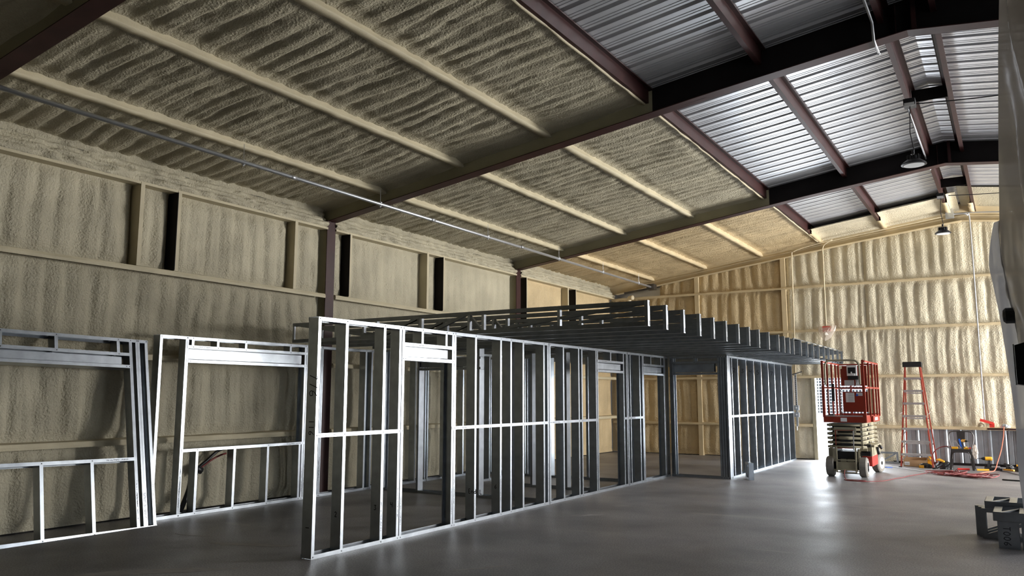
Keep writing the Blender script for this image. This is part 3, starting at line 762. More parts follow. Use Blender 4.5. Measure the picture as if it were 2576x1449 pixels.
b = MB(); b.box(.01, .235, -.004, 0, .0, .283); part('side_plate', b, galv, t); writing('TR8', (.04, -.0055, .24), (0, 0, -1), (1, 0, 0), (0, -1, 0), .08, t, .007)
# two offcuts lying flat on top
for lab, loc, rz, Wy, Hz in (('flat steel offcut lying on the near upright blocks, right foreground', (-.27, 10.35, .288), math.radians(-1), .55, .095),
                     ('rear flat steel offcut lying across the nested ends, right foreground', (-.36, 10.96, .345), math.radians(-1), .55, .08)):
    r = thing('steel_block', lab, 'truss offcut', loc, (0, 0, rz), 'steel truss offcuts in the right foreground pile')
    Lx = .62
    for y0 in (0, Wy-.045):
        b = MB(); b.box(0, Lx, y0, y0+.003 if y0 == 0 else Wy, 0, Hz) if y0 == 0 else b.box(0, Lx, Wy-.003, Wy, 0, Hz)
        b.box(0, Lx, y0, y0+.045, 0, .003); part('chord', b, galv, r)
    for x0 in (0, .24, .53):
        b = MB(); b.box(x0, x0+.08, 0, Wy, Hz-.004, Hz); b.box(x0, x0+.004, 0, Wy, 0, Hz); part('end_post', b, galv, r)
    b = MB(); b.bar((.06, .03, Hz-.015), (.26, Wy-.03, Hz-.015), .03, .02); part('diagonal', b, galv, r)

# ------------------------------------------------------------------ scissor lift
LX, LY = -3.37, 17.62
lift = thing('scissor_lift', 'orange and cream scissor lift parked in front of the open door', 'scissor lift', (LX, LY, 0))
def wheel(x, y, w=.15, r=.20, rz=0, lab=None):
    e = MB(); e.lathe((0, 0, 0), (1, 0, 0), [(r*.55, -w/2), (r*.9, -w/2), (r, -w/2+.02), (r, w/2-.02), (r*.9, w/2), (r*.55, w/2)], 28)
    o = part('wheel', e, rubber, lift, (x, y, r), smooth=False, rot=(0, 0, rz))
    e = MB(); e.lathe((0, 0, 0), (1, 0, 0), [(r*.55, -w/2-.002), (r*.5, w/2-.03), (r*.2, w/2-.03), (r*.18, w/2+.012), (.01, w/2+.012)], 20); part('hub', e, black, o)
    e = MB(); e.lathe((0, 0, 0), (1, 0, 0), [(r*.62, w/2+.001), (r*.62, w/2+.006), (r*.53, w/2+.006), (r*.53, w/2+.001)], 24); part('rim', e, white, o)
wheel(.085, .24); wheel(.715, .24); wheel(.085, 1.62); wheel(.80, 1.62, rz=-.25)
b = MB(); b.box(.17, .63, .10, .16, .14, .30); b.box(.17, .63, .05, .10, .13, .155); b.box(.17, .63, 1.6, 1.66, .14, .3); b.box(.17, .21, .1, 1.66, .14, .3); b.box(.59, .63, .1, 1.66, .14, .3); b.box(.12, .68, .22, .27, .17, .23)
part('chassis', b, cream, lift)
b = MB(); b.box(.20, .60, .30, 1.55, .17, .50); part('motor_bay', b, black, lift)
b = MB(); b.box(.27, .38, .27, .30, .25, .35); b.box(.40, .53, .27, .30, .25, .35); part('valve_covers', b, cream, lift)
for x in (.16, .64):
    b = MB(); b.box(x-.02, x+.02, .16, .24, .30, .56); part('upright', b, cream, lift)
# side trays
b = MB(); b.box(.66, .84, .50, 1.30, .20, .42); part('side_box', b, red_pl, lift)
b = MB(); b.box(.66, .88, .25, 1.45, .42, .60); b.box(.70, .92, .30, 1.3, .60, .64); b.box(.66, .80, .2, .25, .5, .6); part('battery_tray', b, cream, lift)
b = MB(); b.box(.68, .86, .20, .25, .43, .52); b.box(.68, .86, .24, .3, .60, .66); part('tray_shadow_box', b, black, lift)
b = MB(); b.tube([(.95, .5, .6), (.97, .5, .45)], .03, 8); b.tube([(.94, .8, .62), (1.0, .8, .55)], .03, 8); part('handle', b, black, lift, smooth=True)
b = MB(); b.box(.0, .14, .5, 1.3, .22, .55); part('side_box', b, cream, lift)
# folded scissor stack
st = MB()
for k in range(6):
    z = .60+k*.088
    for x0, x1 in ((.10, .14), (.70, .74)):
        a = MB(); a.box(x0, x1, .12, 1.78, z-.034, z+.034); part('scissor_arm', a, cream, lift)
    for yy in (.16, .95, 1.7):
        a = MB(); a.tube([(.06, yy, z), (.80, yy, z)], .026, 10); part('pivot_tube', a, cream, lift, smooth=True)
    a = MB(); a.lathe((.80, .30+.16*(k % 2), z), (1, 0, 0), [(.022, 0), (.022, .02), (.01, .025)], 10); part('pivot_pin', a, black, lift)
a = MB(); a.box(.20, .62, .10, .13, .92, 1.0); a.box(.20, .26, .10, .13, .86, .92); a.box(.56, .62, .10, .13, .86, .92); part('centre_bracket', a, cream, lift)
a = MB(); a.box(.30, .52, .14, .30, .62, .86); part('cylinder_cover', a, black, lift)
a = MB(); a.box(.15, .69, .20, 1.7, .58, 1.06); part('stack_gap_shade', a, black, lift)  # added black block, stands in for the shade in the stack's gaps
a = MB(); a.tube([(.28, .13, .78), (.55, .13, .78)], .035, 10); part('lift_cylinder', a, cream, lift, smooth=True)
a = MB(); a.box(.22, .235, .09, .10, .64, .94); a.box(.22, .57, .09, .10, .93, .942); a.box(.22, .57, .09, .10, .57, .585); part('safety_bar', a, orange, lift)
# ladder
for x in (.235, .60):
    a = MB(); a.bar((x, .04, .09), (x+.0, .06, .60), .028, .03, (0, 1, 0)); part('ladder_rail', a, cream, lift)
a = MB(); a.bar((.57, .05, .55), (.575, .06, .93), .018, .018, (0, 1, 0)); part('grab_bar', a, alu, lift)
for z in (.10, .34): 
    a = MB(); a.bar((.235, .05, z), (.60, .05, z), .03, .02); part('ladder_step', a, cream, lift)
a = MB(); a.tube([(.3, .3, .06), (.3, .3, .10), (.62, .3, .10), (.62, .3, .06), (.3, .3, .06)], .008, 6); part('pothole_guard', a, black, lift)
# platform
p = MB(); p.box(.04, .83, .0, 1.86, 1.095, 1.13); part('platform_deck', p, alu, lift)
p = MB(); p.box(.03, .84, -.012, 0, 1.095, 1.21); part('toe_board', p, orange, lift)
p = MB(); p.box(.84, .852, 0, 1.86, 1.095, 1.24); p.box(.852, .90, .55, 1.3, 1.10, 1.22); part('toe_board', p, orange, lift)
p = MB(); p.box(.03, .042, 0, 1.86, 1.095, 1.24); p.box(.03, .84, 1.85, 1.862, 1.095, 1.25); part('toe_board', p, orange, lift)
p = MB(); p.box(.36, .48, -.016, -.012, 1.115, 1.19); part('plate_sticker', p, label_m, lift)
p = MB(); p.box(.902, .904, .75, 1.15, 1.13, 1.19); part('plate_sticker', p, label_m, lift)
p = MB(); p.box(.07, .77, .02, .05, 1.215, 1.235); part('entry_sill', p, alu, lift)
for x in (.045, .825):
    p = MB(); p.box(x-.025, x+.025, -.01, .04, 1.2, 1.84); p.box(x-.02, x+.02, 0, .03, 1.84, 2.36); part('corner_post', p, orange, lift)
def post(x, y, z0=1.2, z1=2.33, w=.034):
    p = MB(); p.box(x-w/2, x+w/2, y-w/2, y+w/2, z0, z1); part('guard_post', p, orange, lift)
for y in (.5, 1.0, 1.45, 1.82): post(.05, y); post(.86, y)
post(.30, 1.82); post(.55, 1.82)
for z in (2.33, 1.80):
    for pts in (((.05, .02, z), (.05, 1.84, z)), ((.85, .02, z), (.86, 1.84, z)), ((.05, 1.84, z), (.86, 1.84, z))):
        p = MB(); p.bar(*pts, .035, .035); part('guard_rail', p, orange, lift)
p = MB(); p.bar((.05, .02, 1.80), (.82, .02, 1.80), .02, .02); part('entry_chain_bar', p, orange, lift)
p = MB(); p.tube(spline([(.10, .0, 1.86), (.10, .0, 2.12), (.11, .0, 2.28), (.16, .0, 2.345), (.25, .0, 2.355), (.42, 0, 2.355), (.62, .0, 2.355), (.70, 0, 2.34), (.755, 0, 2.27), (.765, 0, 2.12), (.765, 0, 1.86)], 6), .021, 8)
part('entry_hoop', p, cream, lift, smooth=True)
p = MB(); p.plate([(.33, .55, 1.30), (.82, .55, 1.30), (.82, .55, 1.72), (.33, .55, 1.72)], (0, 1, 0), .02); part('control_board', p, orange, lift)
p = MB(); p.plate([(.31, .55, 1.84), (.82, .55, 1.84), (.82, .55, 2.26), (.34, .55, 2.26), (.34, .55, 2.20), (.31, .55, 2.20)], (0, 1, 0), .02); part('control_board', p, orange, lift)
cb = MB(); cb.box(.45, .64, .46, .54, 2.05, 2.27); cbo = part('control_box', cb, white, lift)
cb = MB(); cb.box(.472, .62, .452, .46, 2.10, 2.225); part('screen', cb, black, cbo)
cb = MB(); cb.box(.47, .60, .44, .46, 2.055, 2.09); cb.box(.53, .55, .43, .46, 2.09, 2.13); part('joystick', cb, white, cbo)
cb = MB(); cb.box(.46, .66, .48, .55, 1.97, 2.05); part('control_base', cb, black, lift)
for x0, x1, z0, z1, lines in ((.38, .57, 1.85, 1.96, 6), (.60, .68, 1.85, 1.99, 5), (.39, .56, 1.50, 1.70, 9), (.60, .72, 1.635, 1.70, 3)):
    q = MB(); q.box(x0, x1, .545, .548, z0, z1); o = part('notice_sticker', q, label_m, lift)
    q = MB()
    for k in range(lines):
        zz = z0+(z1-z0)*(k+.7)/(lines+.5)
        q.box(x0+.01+(.04 if lines == 9 else 0), x1-.012, .5435, .545, zz, zz+.004)
    part('print_lines', q, ink, o, kind='stuff')
q = MB(); q.plate([(.585, .54, 1.63), (.63, .54, 1.63), (.64, .54, 1.67), (.62, .54, 1.66), (.61, .54, 1.685)], (0, 1, 0), .004); part('blue_tag', q, blue, lift, label='blue tag on the control board')
q = MB(); q.lathe((.755, -.002, 1.88), (0, -1, 0), [(.028, 0), (.028, .012)], 12); part('round_reflector', q, label_m, lift)
q = MB(); q.box(.20, .25, .06, .12, 1.52, 1.88); q.box(.205, .245, .05, .06, 1.55, 1.85); part('document_tube', q, black, lift, label='black handheld controller hung on rail')
q = MB(); q.tube([(.33+.035*math.cos(t*.9)+.0*t, .30+.03*math.sin(t*.9), 1.80-.0052*t) for t in range(110)], .005, 5); part('coil_cord', q, black, lift, smooth=True)
q = MB(); q.tube(spline([(.63, .45, 1.98), (.635, .40, 1.9), (.60, .38, 1.83), (.50, .38, 1.79), (.38, .35, 1.80)], 6), .006, 6); part('control_cable', q, black, lift, smooth=True)
q = MB(); q.tube([(.14+.01*math.sin(k), .04, 1.79-.006*k) for k in range(60)], .005, 5); part('safety_chain', q, alu, lift, smooth=True)
q = MB(); q.box(.09, .17, .3, .5, 1.13, 1.26); part('foot_switch', q, black, lift)

# ------------------------------------------------------------------ step ladder
lad = thing('step_ladder', 'tall orange fibreglass step ladder with grey steps before the far wall', 'ladder', (-1.96, 20.75, 0))
for s in (-1, 1):
    a = MB(); a.chan((s*.345, 0, 0.0), (s*.168, .36, 2.34), (0, 1, 0), (-s, 0, 0), .075, .03, 0, .004); part('front_rail', a, fib, lad)
    a = MB(); a.bar((s*.33, 1.2, 0.0), (s*.165, .50, 2.30), .025, .05, (0, 1, 0)); part('rear_rail', a, fib, lad)
    a = MB(); a.bar((s*.30, .10, 1.22), (s*.28, .80, 1.26), .006, .02); part('spreader_bar', a, alu, lad)
    a = MB(); a.box(s*.345-.03, s*.345+.03, -.05, .05, 0, .03); part('foot', a, black, lad)
for k in range(7):
    z = .31+k*.29; f = z/2.34; w = .345-.177*f-.01; y = .36*f
    a = MB(); a.box(-w, w, y-.045, y+.05, z-.012, z+.012); a.box(-w, w, y-.047, y-.043, z-.035, z+.012); so_ = part('step', a, alu, lad)
    for s in (-1, 1):
        dz = .15 if k < 3 else .06
        a = MB(); a.bar((s*(w-.005), y, z-dz), (s*(w-.11 if k < 3 else w-.05), y, z-.02), .02, .006, (0, 1, 0)); part('step_brace', a, alu, so_)
for z in (.5, 1.1, 1.7):
    f = z/2.3; a = MB(); a.box(-(.33-.165*f), .33-.165*f, 1.2-.7*f-.012, 1.2-.7*f+.012, z-.015, z+.015); part('rear_crossbar', a, alu, lad)
a = MB(); a.plate([(-.20, .28, 2.31), (.20, .28, 2.31), (.20, .28, 2.41), (.185, .28, 2.43), (-.185, .28, 2.43), (-.20, .28, 2.41)], (0, 1, 0), .26); part('top_cap', a, black, lad)

# ------------------------------------------------------------------ metal cafe chair with tools
ch = thing('metal_chair', 'gunmetal cafe chair loaded with tools near the far wall', 'chair', (-1.06, 20.95, 0))
a = MB(); a.plate([(-.20, -.19, .44), (.20, -.19, .44), (.215, -.12, .44), (.19, .19, .44), (-.19, .19, .44), (-.215, -.12, .44)], (0, 0, 1), .018); a.box(-.20, .20, -.195, -.185, .39, .45); a.box(-.2, -.19, -.19, .19, .40, .45); a.box(.19, .2, -.19, .19, .40, .45)
part('seat', a, gun, ch)
for sx in (-1, 1):
    for sy in (-1, 1):
        a = MB(); t0 = (sx*.175, sy*.165, .43); b0 = (sx*.225, sy*.225, 0)
        a.bar(t0, b0, .045, .035, (0, 1, 0)); part('leg', a, gun, ch)
for sy in (-1,):
    a = MB(); a.tube(spline([(-.18, -.2, .22), (-.165, -.2, .34), (-.12, -.2, .385), (0, -.2, .39), (.12, -.2, .385), (.165, -.2, .34), (.18, -.2, .22)], 4), .010, 6); part('apron_arch', a, gun, ch, smooth=True)
a = MB(); a.tube(spline([(-.2, .15, .45), (-.24, .19, .62), (-.245, .21, .74), (-.20, .215, .82), (-.08, .22, .835), (.08, .22, .835), (.20, .215, .82), (.245, .21, .74), (.24, .19, .62), (.2, .15, .45)], 6), .012, 8); part('back_hoop', a, gun, ch, smooth=True)
a = MB(); a.plate([(-.065, .19, .46), (.065, .19, .46), (.085, .215, .83), (-.085, .215, .83)], (0, 1, 0), .004); part('back_splat', a, gun, ch)
CX, CY = -1.06, 20.95
def solid(name, mb, m, label, cat, group=None, smooth=False, loc=(0, 0, 0)): return tag(part(name, mb, m, None, loc, smooth), label, cat, group)
# speed square
a = MB(); P0, P1_, P2_ = Vector((-.27, -.10, 0)), Vector((-.11, -.08, .16)), Vector((.0, -.10, 0))
a.bar(P0, P1_, .02, .028, (0, 1, 0)); a.bar(P1_, P2_, .02, .028, (0, 1, 0)); a.bar(P0, P2_, .02, .028, (0, 1, 0))
solid('speed_square', a, alu, 'silver triangular square leaning on the chair seat', 'square', loc=(CX, CY, .475))
a = MB(); a.box(-.02, .015, .10, .13, 0, .06); a.bar((-.01, .11, .05), (-.035, .13, .21), .035, .025, (0, 1, 0)); solid('blue_handle_tool', a, blue, 'blue-handled hand tool upright on the chair', 'tool', loc=(CX, CY, .459))
def drill(name, lab, loc, rz, s=1.0, tipx=None, group=None):
    r = thing(name, lab, 'drill', loc, (0, 0, rz), group); r.scale = (s, s, s)
    a = MB(); a.lathe((-.03, 0, .19), (1, 0, 0), [(.02, -.02), (.034, 0), (.036, .09), (.028, .11)], 12); part('motor_body', a, yellow, r, smooth=False)
    a = MB(); a.lathe((-.03, 0, .19), (-1, 0, 0), [(.03, .0), (.026, .03), (.014, .06), (.006, .065), (.005, .13)], 10); part('chuck', a, black, r)
    a = MB(); a.bar((.03, 0, .17), (.015, 0, .05), .032, .042, (0, 1, 0)); part('grip', a, black, r)
    a = MB(); a.box(-.05, .06, -.035, .035, 0, .05); part('battery', a, black, r)
    a = MB(); a.box(-.052, .062, -.03, .03, .035, .05); part('battery_band', a, yellow, r)
    return r
drill('cordless_drill', 'yellow cordless drill standing on the chair seat', (CX+.07, CY+.02, .459), 2.4, .9)
drill('cordless_drill', 'yellow and black cordless drill standing on floor right of chair', (-.58, 21.25, 0), .15, 1.25)
a = MB(); a.box(-.18, -.06, -.17, -.11, 0, .045); solid('battery_pack', a, yellow, 'yellow battery pack on the left of the chair seat', 'battery', 'battery packs on the chair', loc=(CX, CY, .459))
a = MB(); a.box(.06, .15, -.17, -.11, 0, .035); solid('battery_pack', a, yellow, 'yellow battery pack on the right of the chair seat', 'battery', 'battery packs on the chair', loc=(CX, CY, .459))
a = MB(); a.bar((.155, -.17, .025), (.20, -.17, .03), .03, .025); solid('red_pliers', a, red_pl, 'red-handled pliers at the right edge of the chair seat', 'pliers', loc=(CX, CY, .459))
# plastic bag hanging off the chair
def crumple(name, c, sx, sy, sz, m, seed, label, cat):
    n, k = 14, 16; mb = MB(); rg = np.random.RandomState(seed)
    for i in range(n):
        t = i/(n-1); rad = math.sin(PI*(.12+.8*t))*.9
        for j in range(k):
            a = 2*PI*j/k; q = rad*(1+.35*(rg.rand()-.5))
            mb.v.append((c[0]+sx*q*math.cos(a), c[1]+sy*q*math.sin(a), c[2]+sz*(t-.5)*2+.01*rg.randn()))
    mb.f += [(i*k+j, i*k+(j+1) % k, (i+1)*k+(j+1) % k, (i+1)*k+j) for i in range(n-1) for j in range(k)]
    mb.f += [tuple(range(k))[::-1], tuple(range((n-1)*k, n*k))]
    return solid(name, mb, m, label, cat)
crumple('plastic_bag', (CX+.27, CY-.02, .40), .06, .05, .15, film_bag, 4, 'clear plastic bag hanging on the right side of the chair', 'bag')
q = MB(); q.tube(spline([(-1.64, 20.9, .30), (-1.60, 20.9, .38), (-1.52, 20.95, .45), (-1.42, 20.98, .49), (-1.30, 20.95, .50), (-1.24, 20.92, .472)], 6), .011, 8)
q.tube(spline([(-1.64, 20.9, .30), (-1.63, 21.05, .15), (-1.62, 21.25, .012)], 6), .011, 8)
solid('air_hose', q, redc, 'dark red hose curving from ladder foot up to the chair seat', 'hose', smooth=True)

# ------------------------------------------------------------------ clutter below the ladder
bx = thing('cardboard_box', 'open brown cardboard box with a white label under the ladder', 'box', (-2.28, 21.15, 0), (0, 0, .12))
for nm, args in (('front_panel', [(0, 0, 0), (.50, 0, 0), (.50, 0, .15), (.15, 0, .15), (.08, 0, .24), (0, 0, .24)]),):
    a = MB(); a.plate(args, (0, 1, 0), .006); part(nm, a, card, bx)
a = MB(); a.box(0, .5, .24, .246, 0, .2); part('back_panel', a, card, bx)
a = MB(); a.box(0, .006, 0, .24, 0, .22); part('end_panel', a, card, bx); a = MB(); a.box(.494, .5, 0, .24, 0, .15); part('end_panel', a, card, bx)
a = MB(); a.box(0, .5, 0, .24, 0, .006); part('bottom', a, card, bx)
a = MB(); a.box(.02, .13, -.003, 0, .03, .11); lb = part('shipping_label', a, label_m, bx, label='white shipping label')
stamp((.03, -.003, .05), (1, 0, 0), (0, 0, 1), (0, -1, 0), .08, .02, lb, 3)
def lumps(name, cx, cy, rx, ry, h, m, seed, label, cat):
    n, k = 9, 18; mb = MB(); rg = np.random.RandomState(seed)
    for i in range(n):
        t = i/(n-1); rad = math.cos(t*PI/2*.92)
        for j in range(k):
            a = 2*PI*j/k; q = rad*(1+.25*(rg.rand()-.5)); mb.v.append((cx+rx*q*math.cos(a), cy+ry*q*math.sin(a), h*math.sin(t*PI/2)*(1+.12*(rg.rand()-.5)) if i else 0))
    mb.f += [(i*k+j, i*k+(j+1) % k, (i+1)*k+(j+1) % k, (i+1)*k+j) for i in range(n-1) for j in range(k)]
    mb.f += [tuple(range(k))[::-1], tuple(range((n-1)*k, n*k))]
    return solid(name, mb, m, label, cat)
lumps('tool_bag', -1.42, 20.95, .18, .16, .17, black, 3, 'black tool bag slumped on the floor between ladder and chair', 'bag')
a = MB(); a.plate([(-1.58, 20.86, .19), (-1.42, 20.82, .145), (-1.40, 20.88, .16), (-1.50, 20.92, .21)], (0, 0, 1), .02); solid('yellow_flap', a, yellow, 'yellow tool lying on top of the black tool bag', 'tool')
lumps('tool_pouch', -1.81, 21.03, .15, .08, .10, black, 5, 'low black pouch lying in front of the cardboard box', 'pouch')
a = MB(); a.box(-1.93, -1.83, 20.82, 20.89, 0, .06); a.box(-1.9, -1.87, 20.79, 20.82, 0.01, .05); solid('yellow_tool', a, yellow, 'small yellow tool on the floor before the cardboard box', 'tool')
a = MB(); a.box(-1.79, -1.70, 21.35, 21.5, 0, .24); a.lathe((-1.745, 21.35, .17), (0, -1, 0), [(.04, 0), (.04, .06), (.02, .07)], 12); solid('grinder', a, yellow, 'yellow power tool standing at the right end of the cardboard box', 'power tool')
a = MB(); a.bar((-2.18, 21.28, .27), (-1.84, 21.25, .27), .04, .04); a.lathe((-2.1, 21.27, .24), (0, 0, 1), [(.05, 0), (.05, .03), (.02, .05)], 12); a.box(-1.98, -1.88, 21.22, 21.32, .235, .30); solid('black_tools', a, black, 'dark power tool lying inside the cardboard box', 'power tool')
a = MB(); a.tube([(-1.15, 20.72, .022), (-.92, 20.78, .022)], .022, 12); solid('red_tube', a, red_pl, 'short bright red bar on the floor under the chair', 'bar')
# tools right of the chair
a = MB(); a.box(-.62, -.30, 20.98, 21.10, 0, .045); solid('tool_tray', a, black, 'flat black tool tray on the floor behind the cord pile', 'tray')
a = MB(); a.bar((-.78, 20.80, .02), (-.55, 20.86, .02), .05, .035); solid('yellow_tool', a, yellow, 'long yellow tool lying left of the black tool tray', 'tool')
a = MB(); a.tube([(-.5, 21.03, .073), (-.34, 21.02, .073)], .028, 10); solid('blue_grey_sleeve', a, galv_dull, 'blue-grey cylinder lying on the black tool tray', 'cylinder')
a = MB(); a.bar((-.27, 21.0, .03), (-.08, 20.85, .03), .045, .03); solid('yellow_tool', a, yellow, 'yellow tool lying right of the blue-grey cylinder', 'tool')
lumps('black_charger', -.15, 21.4, .09, .09, .12, black, 8, 'black charger on the floor against the ribbed siding', 'charger')
lumps('tool_case', .02, 21.0, .12, .1, .12, black, 9, 'black case on the floor at the right picture edge', 'case')
a = MB(); a.box(-.03, .03, 20.94, 20.99, .115, .15); solid('yellow_tool', a, yellow, 'small yellow item on top of the right-hand black case', 'tool')
q = MB()
for k in range(3): q.tube([(-.20+.07*math.cos(t*.5+k), 21.25+.06*math.sin(t*.5), .06+.02*k+.05*math.sin(t*.25+k)) for t in range(13)], .007, 5, close=True)
solid('black_cord_coil', q, black, 'small tangle of black cord by the black charger', 'cord', smooth=True)

# ------------------------------------------------------------------ cords
rg = random.Random(5); pts = []
cx, cy = -1.5, 19.45
for k in range(64):
    t = k/63; mx = -1.42+.85*t; my = 19.45-.55*t
    a = k*2.1+rg.random()*.8
    pts.append((mx+.22*math.cos(a)*(1+.4*rg.random()), my+.30*math.sin(a), .012+.035*rg.random()*(1 if k % 3 else 2)))
q = MB(); q.tube(spline(pts, 7), .009, 6)
q.tube(spline([(-1.10, 19.3, .02), (-1.13, 19.3, .07), (-1.09, 19.3, .115), (-1.05, 19.3, .07), (-1.07, 19.3, .02)], 5), .009, 6)
solid('extension_cord', q, redc, 'heap of red extension cord on the floor in front of the chair', 'cord', smooth=True)
q = MB(); q.tube(spline([(-2.97, 17.55, .16), (-2.97, 17.45, .05), (-2.9, 17.2, .012), (-2.84, 16.91, .012), (-2.54, 16.84, .012), (-2.35, 17.0, .012), (-2.21, 17.22, .012), (-2.07, 17.84, .012), (-1.98, 18.1, .012), (-1.92, 18.49, .012), (-1.78, 18.97, .012), (-1.59, 19.7, .012)], 8), .008, 6)
q.tube(spline([(-2.9, 17.0, .015), (-2.7, 16.86, .015), (-2.5, 16.95, .015), (-2.62, 17.05, .015), (-2.86, 17.03, .015)], 6), .008, 6)
solid('lift_cord', q, redc, 'red cord trailing over the floor from the scissor lift', 'cord', smooth=True)
q = MB(); q.tube(spline([(-.28, 18.66, .014), (-.18, 18.62, .014), (-.1, 18.6, .014), (.5, 18.45, .012)], 8), .013, 6); solid('black_cable', q, black, 'thick black cable running off the floor to the right edge', 'cable', smooth=True)
q = MB(); q.tube(spline([(-.35, 20.8, .012), (-.2, 20.6, .012), (-.05, 20.1, .012), (.2, 19.5, .012)], 8), .009, 6); solid('black_cable', q, black, 'thin black cable winding right from the tool tray', 'cable', smooth=True)
q = MB(); q.tube(spline([(-.215, 21.87, .93), (-.22, 21.82, .87), (-.24, 21.7, .70), (-.30, 21.4, .42), (-.38, 21.1, .18), (-.45, 20.8, .012), (-.6, 20.3, .012), (-.75, 19.6, .012), (-.72, 19.3, .012)], 8), .010, 6)
solid('hanging_cord', q, mat('coral_cord', (.75, .16, .09), .6), 'bright coral cord hanging from the low girt to the floor', 'cord', smooth=True)
q = MB(); q.tube(spline([(-.13, 21.98, .90), (-.12, 21.92, .8), (-.13, 21.9, .5), (-.15, 21.85, .3), (-.16, 21.6, .12), (-.17, 21.45, .12)], 8), .006, 6); solid('black_cable', q, black, 'thin black wire hanging down the ribbed siding to the charger', 'cable', smooth=True)
a = MB(); a.bar((-2.94, 21.39, .008), (-1.62, 19.72, .008), .035, .012); solid('floor_strip', a, tape, 'long pale strip lying on the floor before the ladder', 'strip')
a = MB(); a.plate([(-2.75, 20.62, .001), (-2.55, 20.5, .001), (-2.45, 20.56, .001), (-2.68, 20.70, .001)], (0, 0, 1), .012); solid('blue_cloth', a, blue, 'small flat blue cloth on the floor beside the pale strip', 'cloth')
truss_block('steel_block', 'flat open steel truss offcut leaning on the siding behind the lift wheel', (-2.92, 21.85, 0), 0, .46, .28, .06)
# things on the low girt
a = lumps('foam_lump', -.67, 21.98, .07, .06, .10, foam_clean, 12, 'knobbly lump of spray foam on the low girt below the conduit', 'foam'); a.location.z = .915
a = MB(); a.bar((-.68, 21.90, 1.08), (-.42, 21.92, 1.0), .06, .06); a.box(-.50, -.40, 21.90, 21.98, .91, 1.01); solid('red_clamp', a, red_pl, 'red and black clamp sitting behind the foam lump on the girt', 'clamp')
a = lumps('grey_sander', -.19, 21.98, .10, .06, .085, galv_dull, 14, 'grey round tool on the low girt above the coral cord', 'tool'); a.location.z = .905

# ------------------------------------------------------------------ conduits, boxes, lamps
q = MB(); q.tube([(-8.58, 3.0, 4.745), (-8.62, 21.6, 4.735)], .029, 10); cn = solid('ceiling_conduit', q, pvc, 'long straight metal conduit hanging under the left roof slope', 'conduit', smooth=True)
for y in (7.02, 9.8, 13.0, 15.95, 18.3, 20.6):
    q = MB(); q.tube([(-8.6, y, 4.70), (-8.6, y, zb(-8.7))], .004, 5); q.lathe((-8.6, y, 4.70), (0, 0, 1), [(.012, -.01), (.012, .0), (.03, .02), (.03, .07), (.012, .085)], 10); part('hanger', q, pvc, cn)
for y in (7.9, 11.2, 14.3): q = MB(); q.tube([(-8.59, y-.05, 4.742), (-8.59, y+.05, 4.742)], .031, 10); part('coupling', q, pvc, cn, smooth=True)
a = MB(); a.box(-8.74, -8.52, 21.5, 21.72, 4.66, 4.82); a.box(-8.75, -8.73, 21.52, 21.7, 4.68, 4.80); solid('junction_box', a, gun, 'dark grey junction box at the far end of the ceiling conduit', 'junction box')
q = MB(); q.tube([(-8.80, 21.65, 4.70), (-9.6, 21.9, 4.66)], .03, 8); solid('branch_pipe', q, gun, 'dark pipe from the junction box to the far left corner', 'pipe', smooth=True)
q = MB(); q.tube(spline([(-9.45, 21.95, 3.9), (-9.45, 21.9, 4.3), (-9.43, 21.85, 4.48), (-9.3, 21.8, 4.5)], 6), .07, 8); solid('corner_pipe', q, foamcon, 'foam-covered pipe elbow in the far left upper corner', 'pipe', smooth=True)
def wallpipe(label, pts, r, m, name='wall_conduit'):
    q = MB(); q.tube(spline(pts, 6), r, 8); return solid(name, q, m, label, 'conduit', smooth=True)
wallpipe('rightmost conduit dropping down the far wall to the foam lump', [(-.95, 21.85, 6.0), (-.72, 21.85, 6.0), (-.62, 21.88, 5.96), (-.58, 21.92, 5.85), (-.58, 21.95, 4.0), (-.585, 21.96, 2.5), (-.59, 21.97, 1.02)], .017, pvc)
wallpipe('conduit running right along the end rafter from the small box', [(-.95, 21.86, 6.03), (-.4, 21.86, 6.0), (.3, 21.86, 5.93)], .015, pvc)
wallpipe('middle conduit bending off the end rafter down to the bagged fitting', [(-1.0, 21.83, 5.99), (-2.5, 21.83, 5.80), (-3.6, 21.85, 5.66), (-3.85, 21.86, 5.6), (-3.96, 21.9, 5.48), (-3.975, 21.95, 5.2), (-3.985, 21.97, 3.42)], .016, foamcon)
wallpipe('left foamed conduit dropping down the far wall above the trusses', [(-3.7, 21.84, 5.66), (-4.3, 21.86, 5.56), (-4.68, 21.88, 5.46), (-4.76, 21.92, 5.3), (-4.78, 21.95, 4.0), (-4.81, 21.97, 2.2)], .016, foamcon)
a = MB(); a.box(-1.08, -.90, 21.78, 21.92, 5.92, 6.06); a.box(-1.06, -.92, 21.80, 21.9, 6.06, 6.2); solid('junction_box', a, galv_dull, 'galvanised box under the ridge on the far wall', 'junction box')
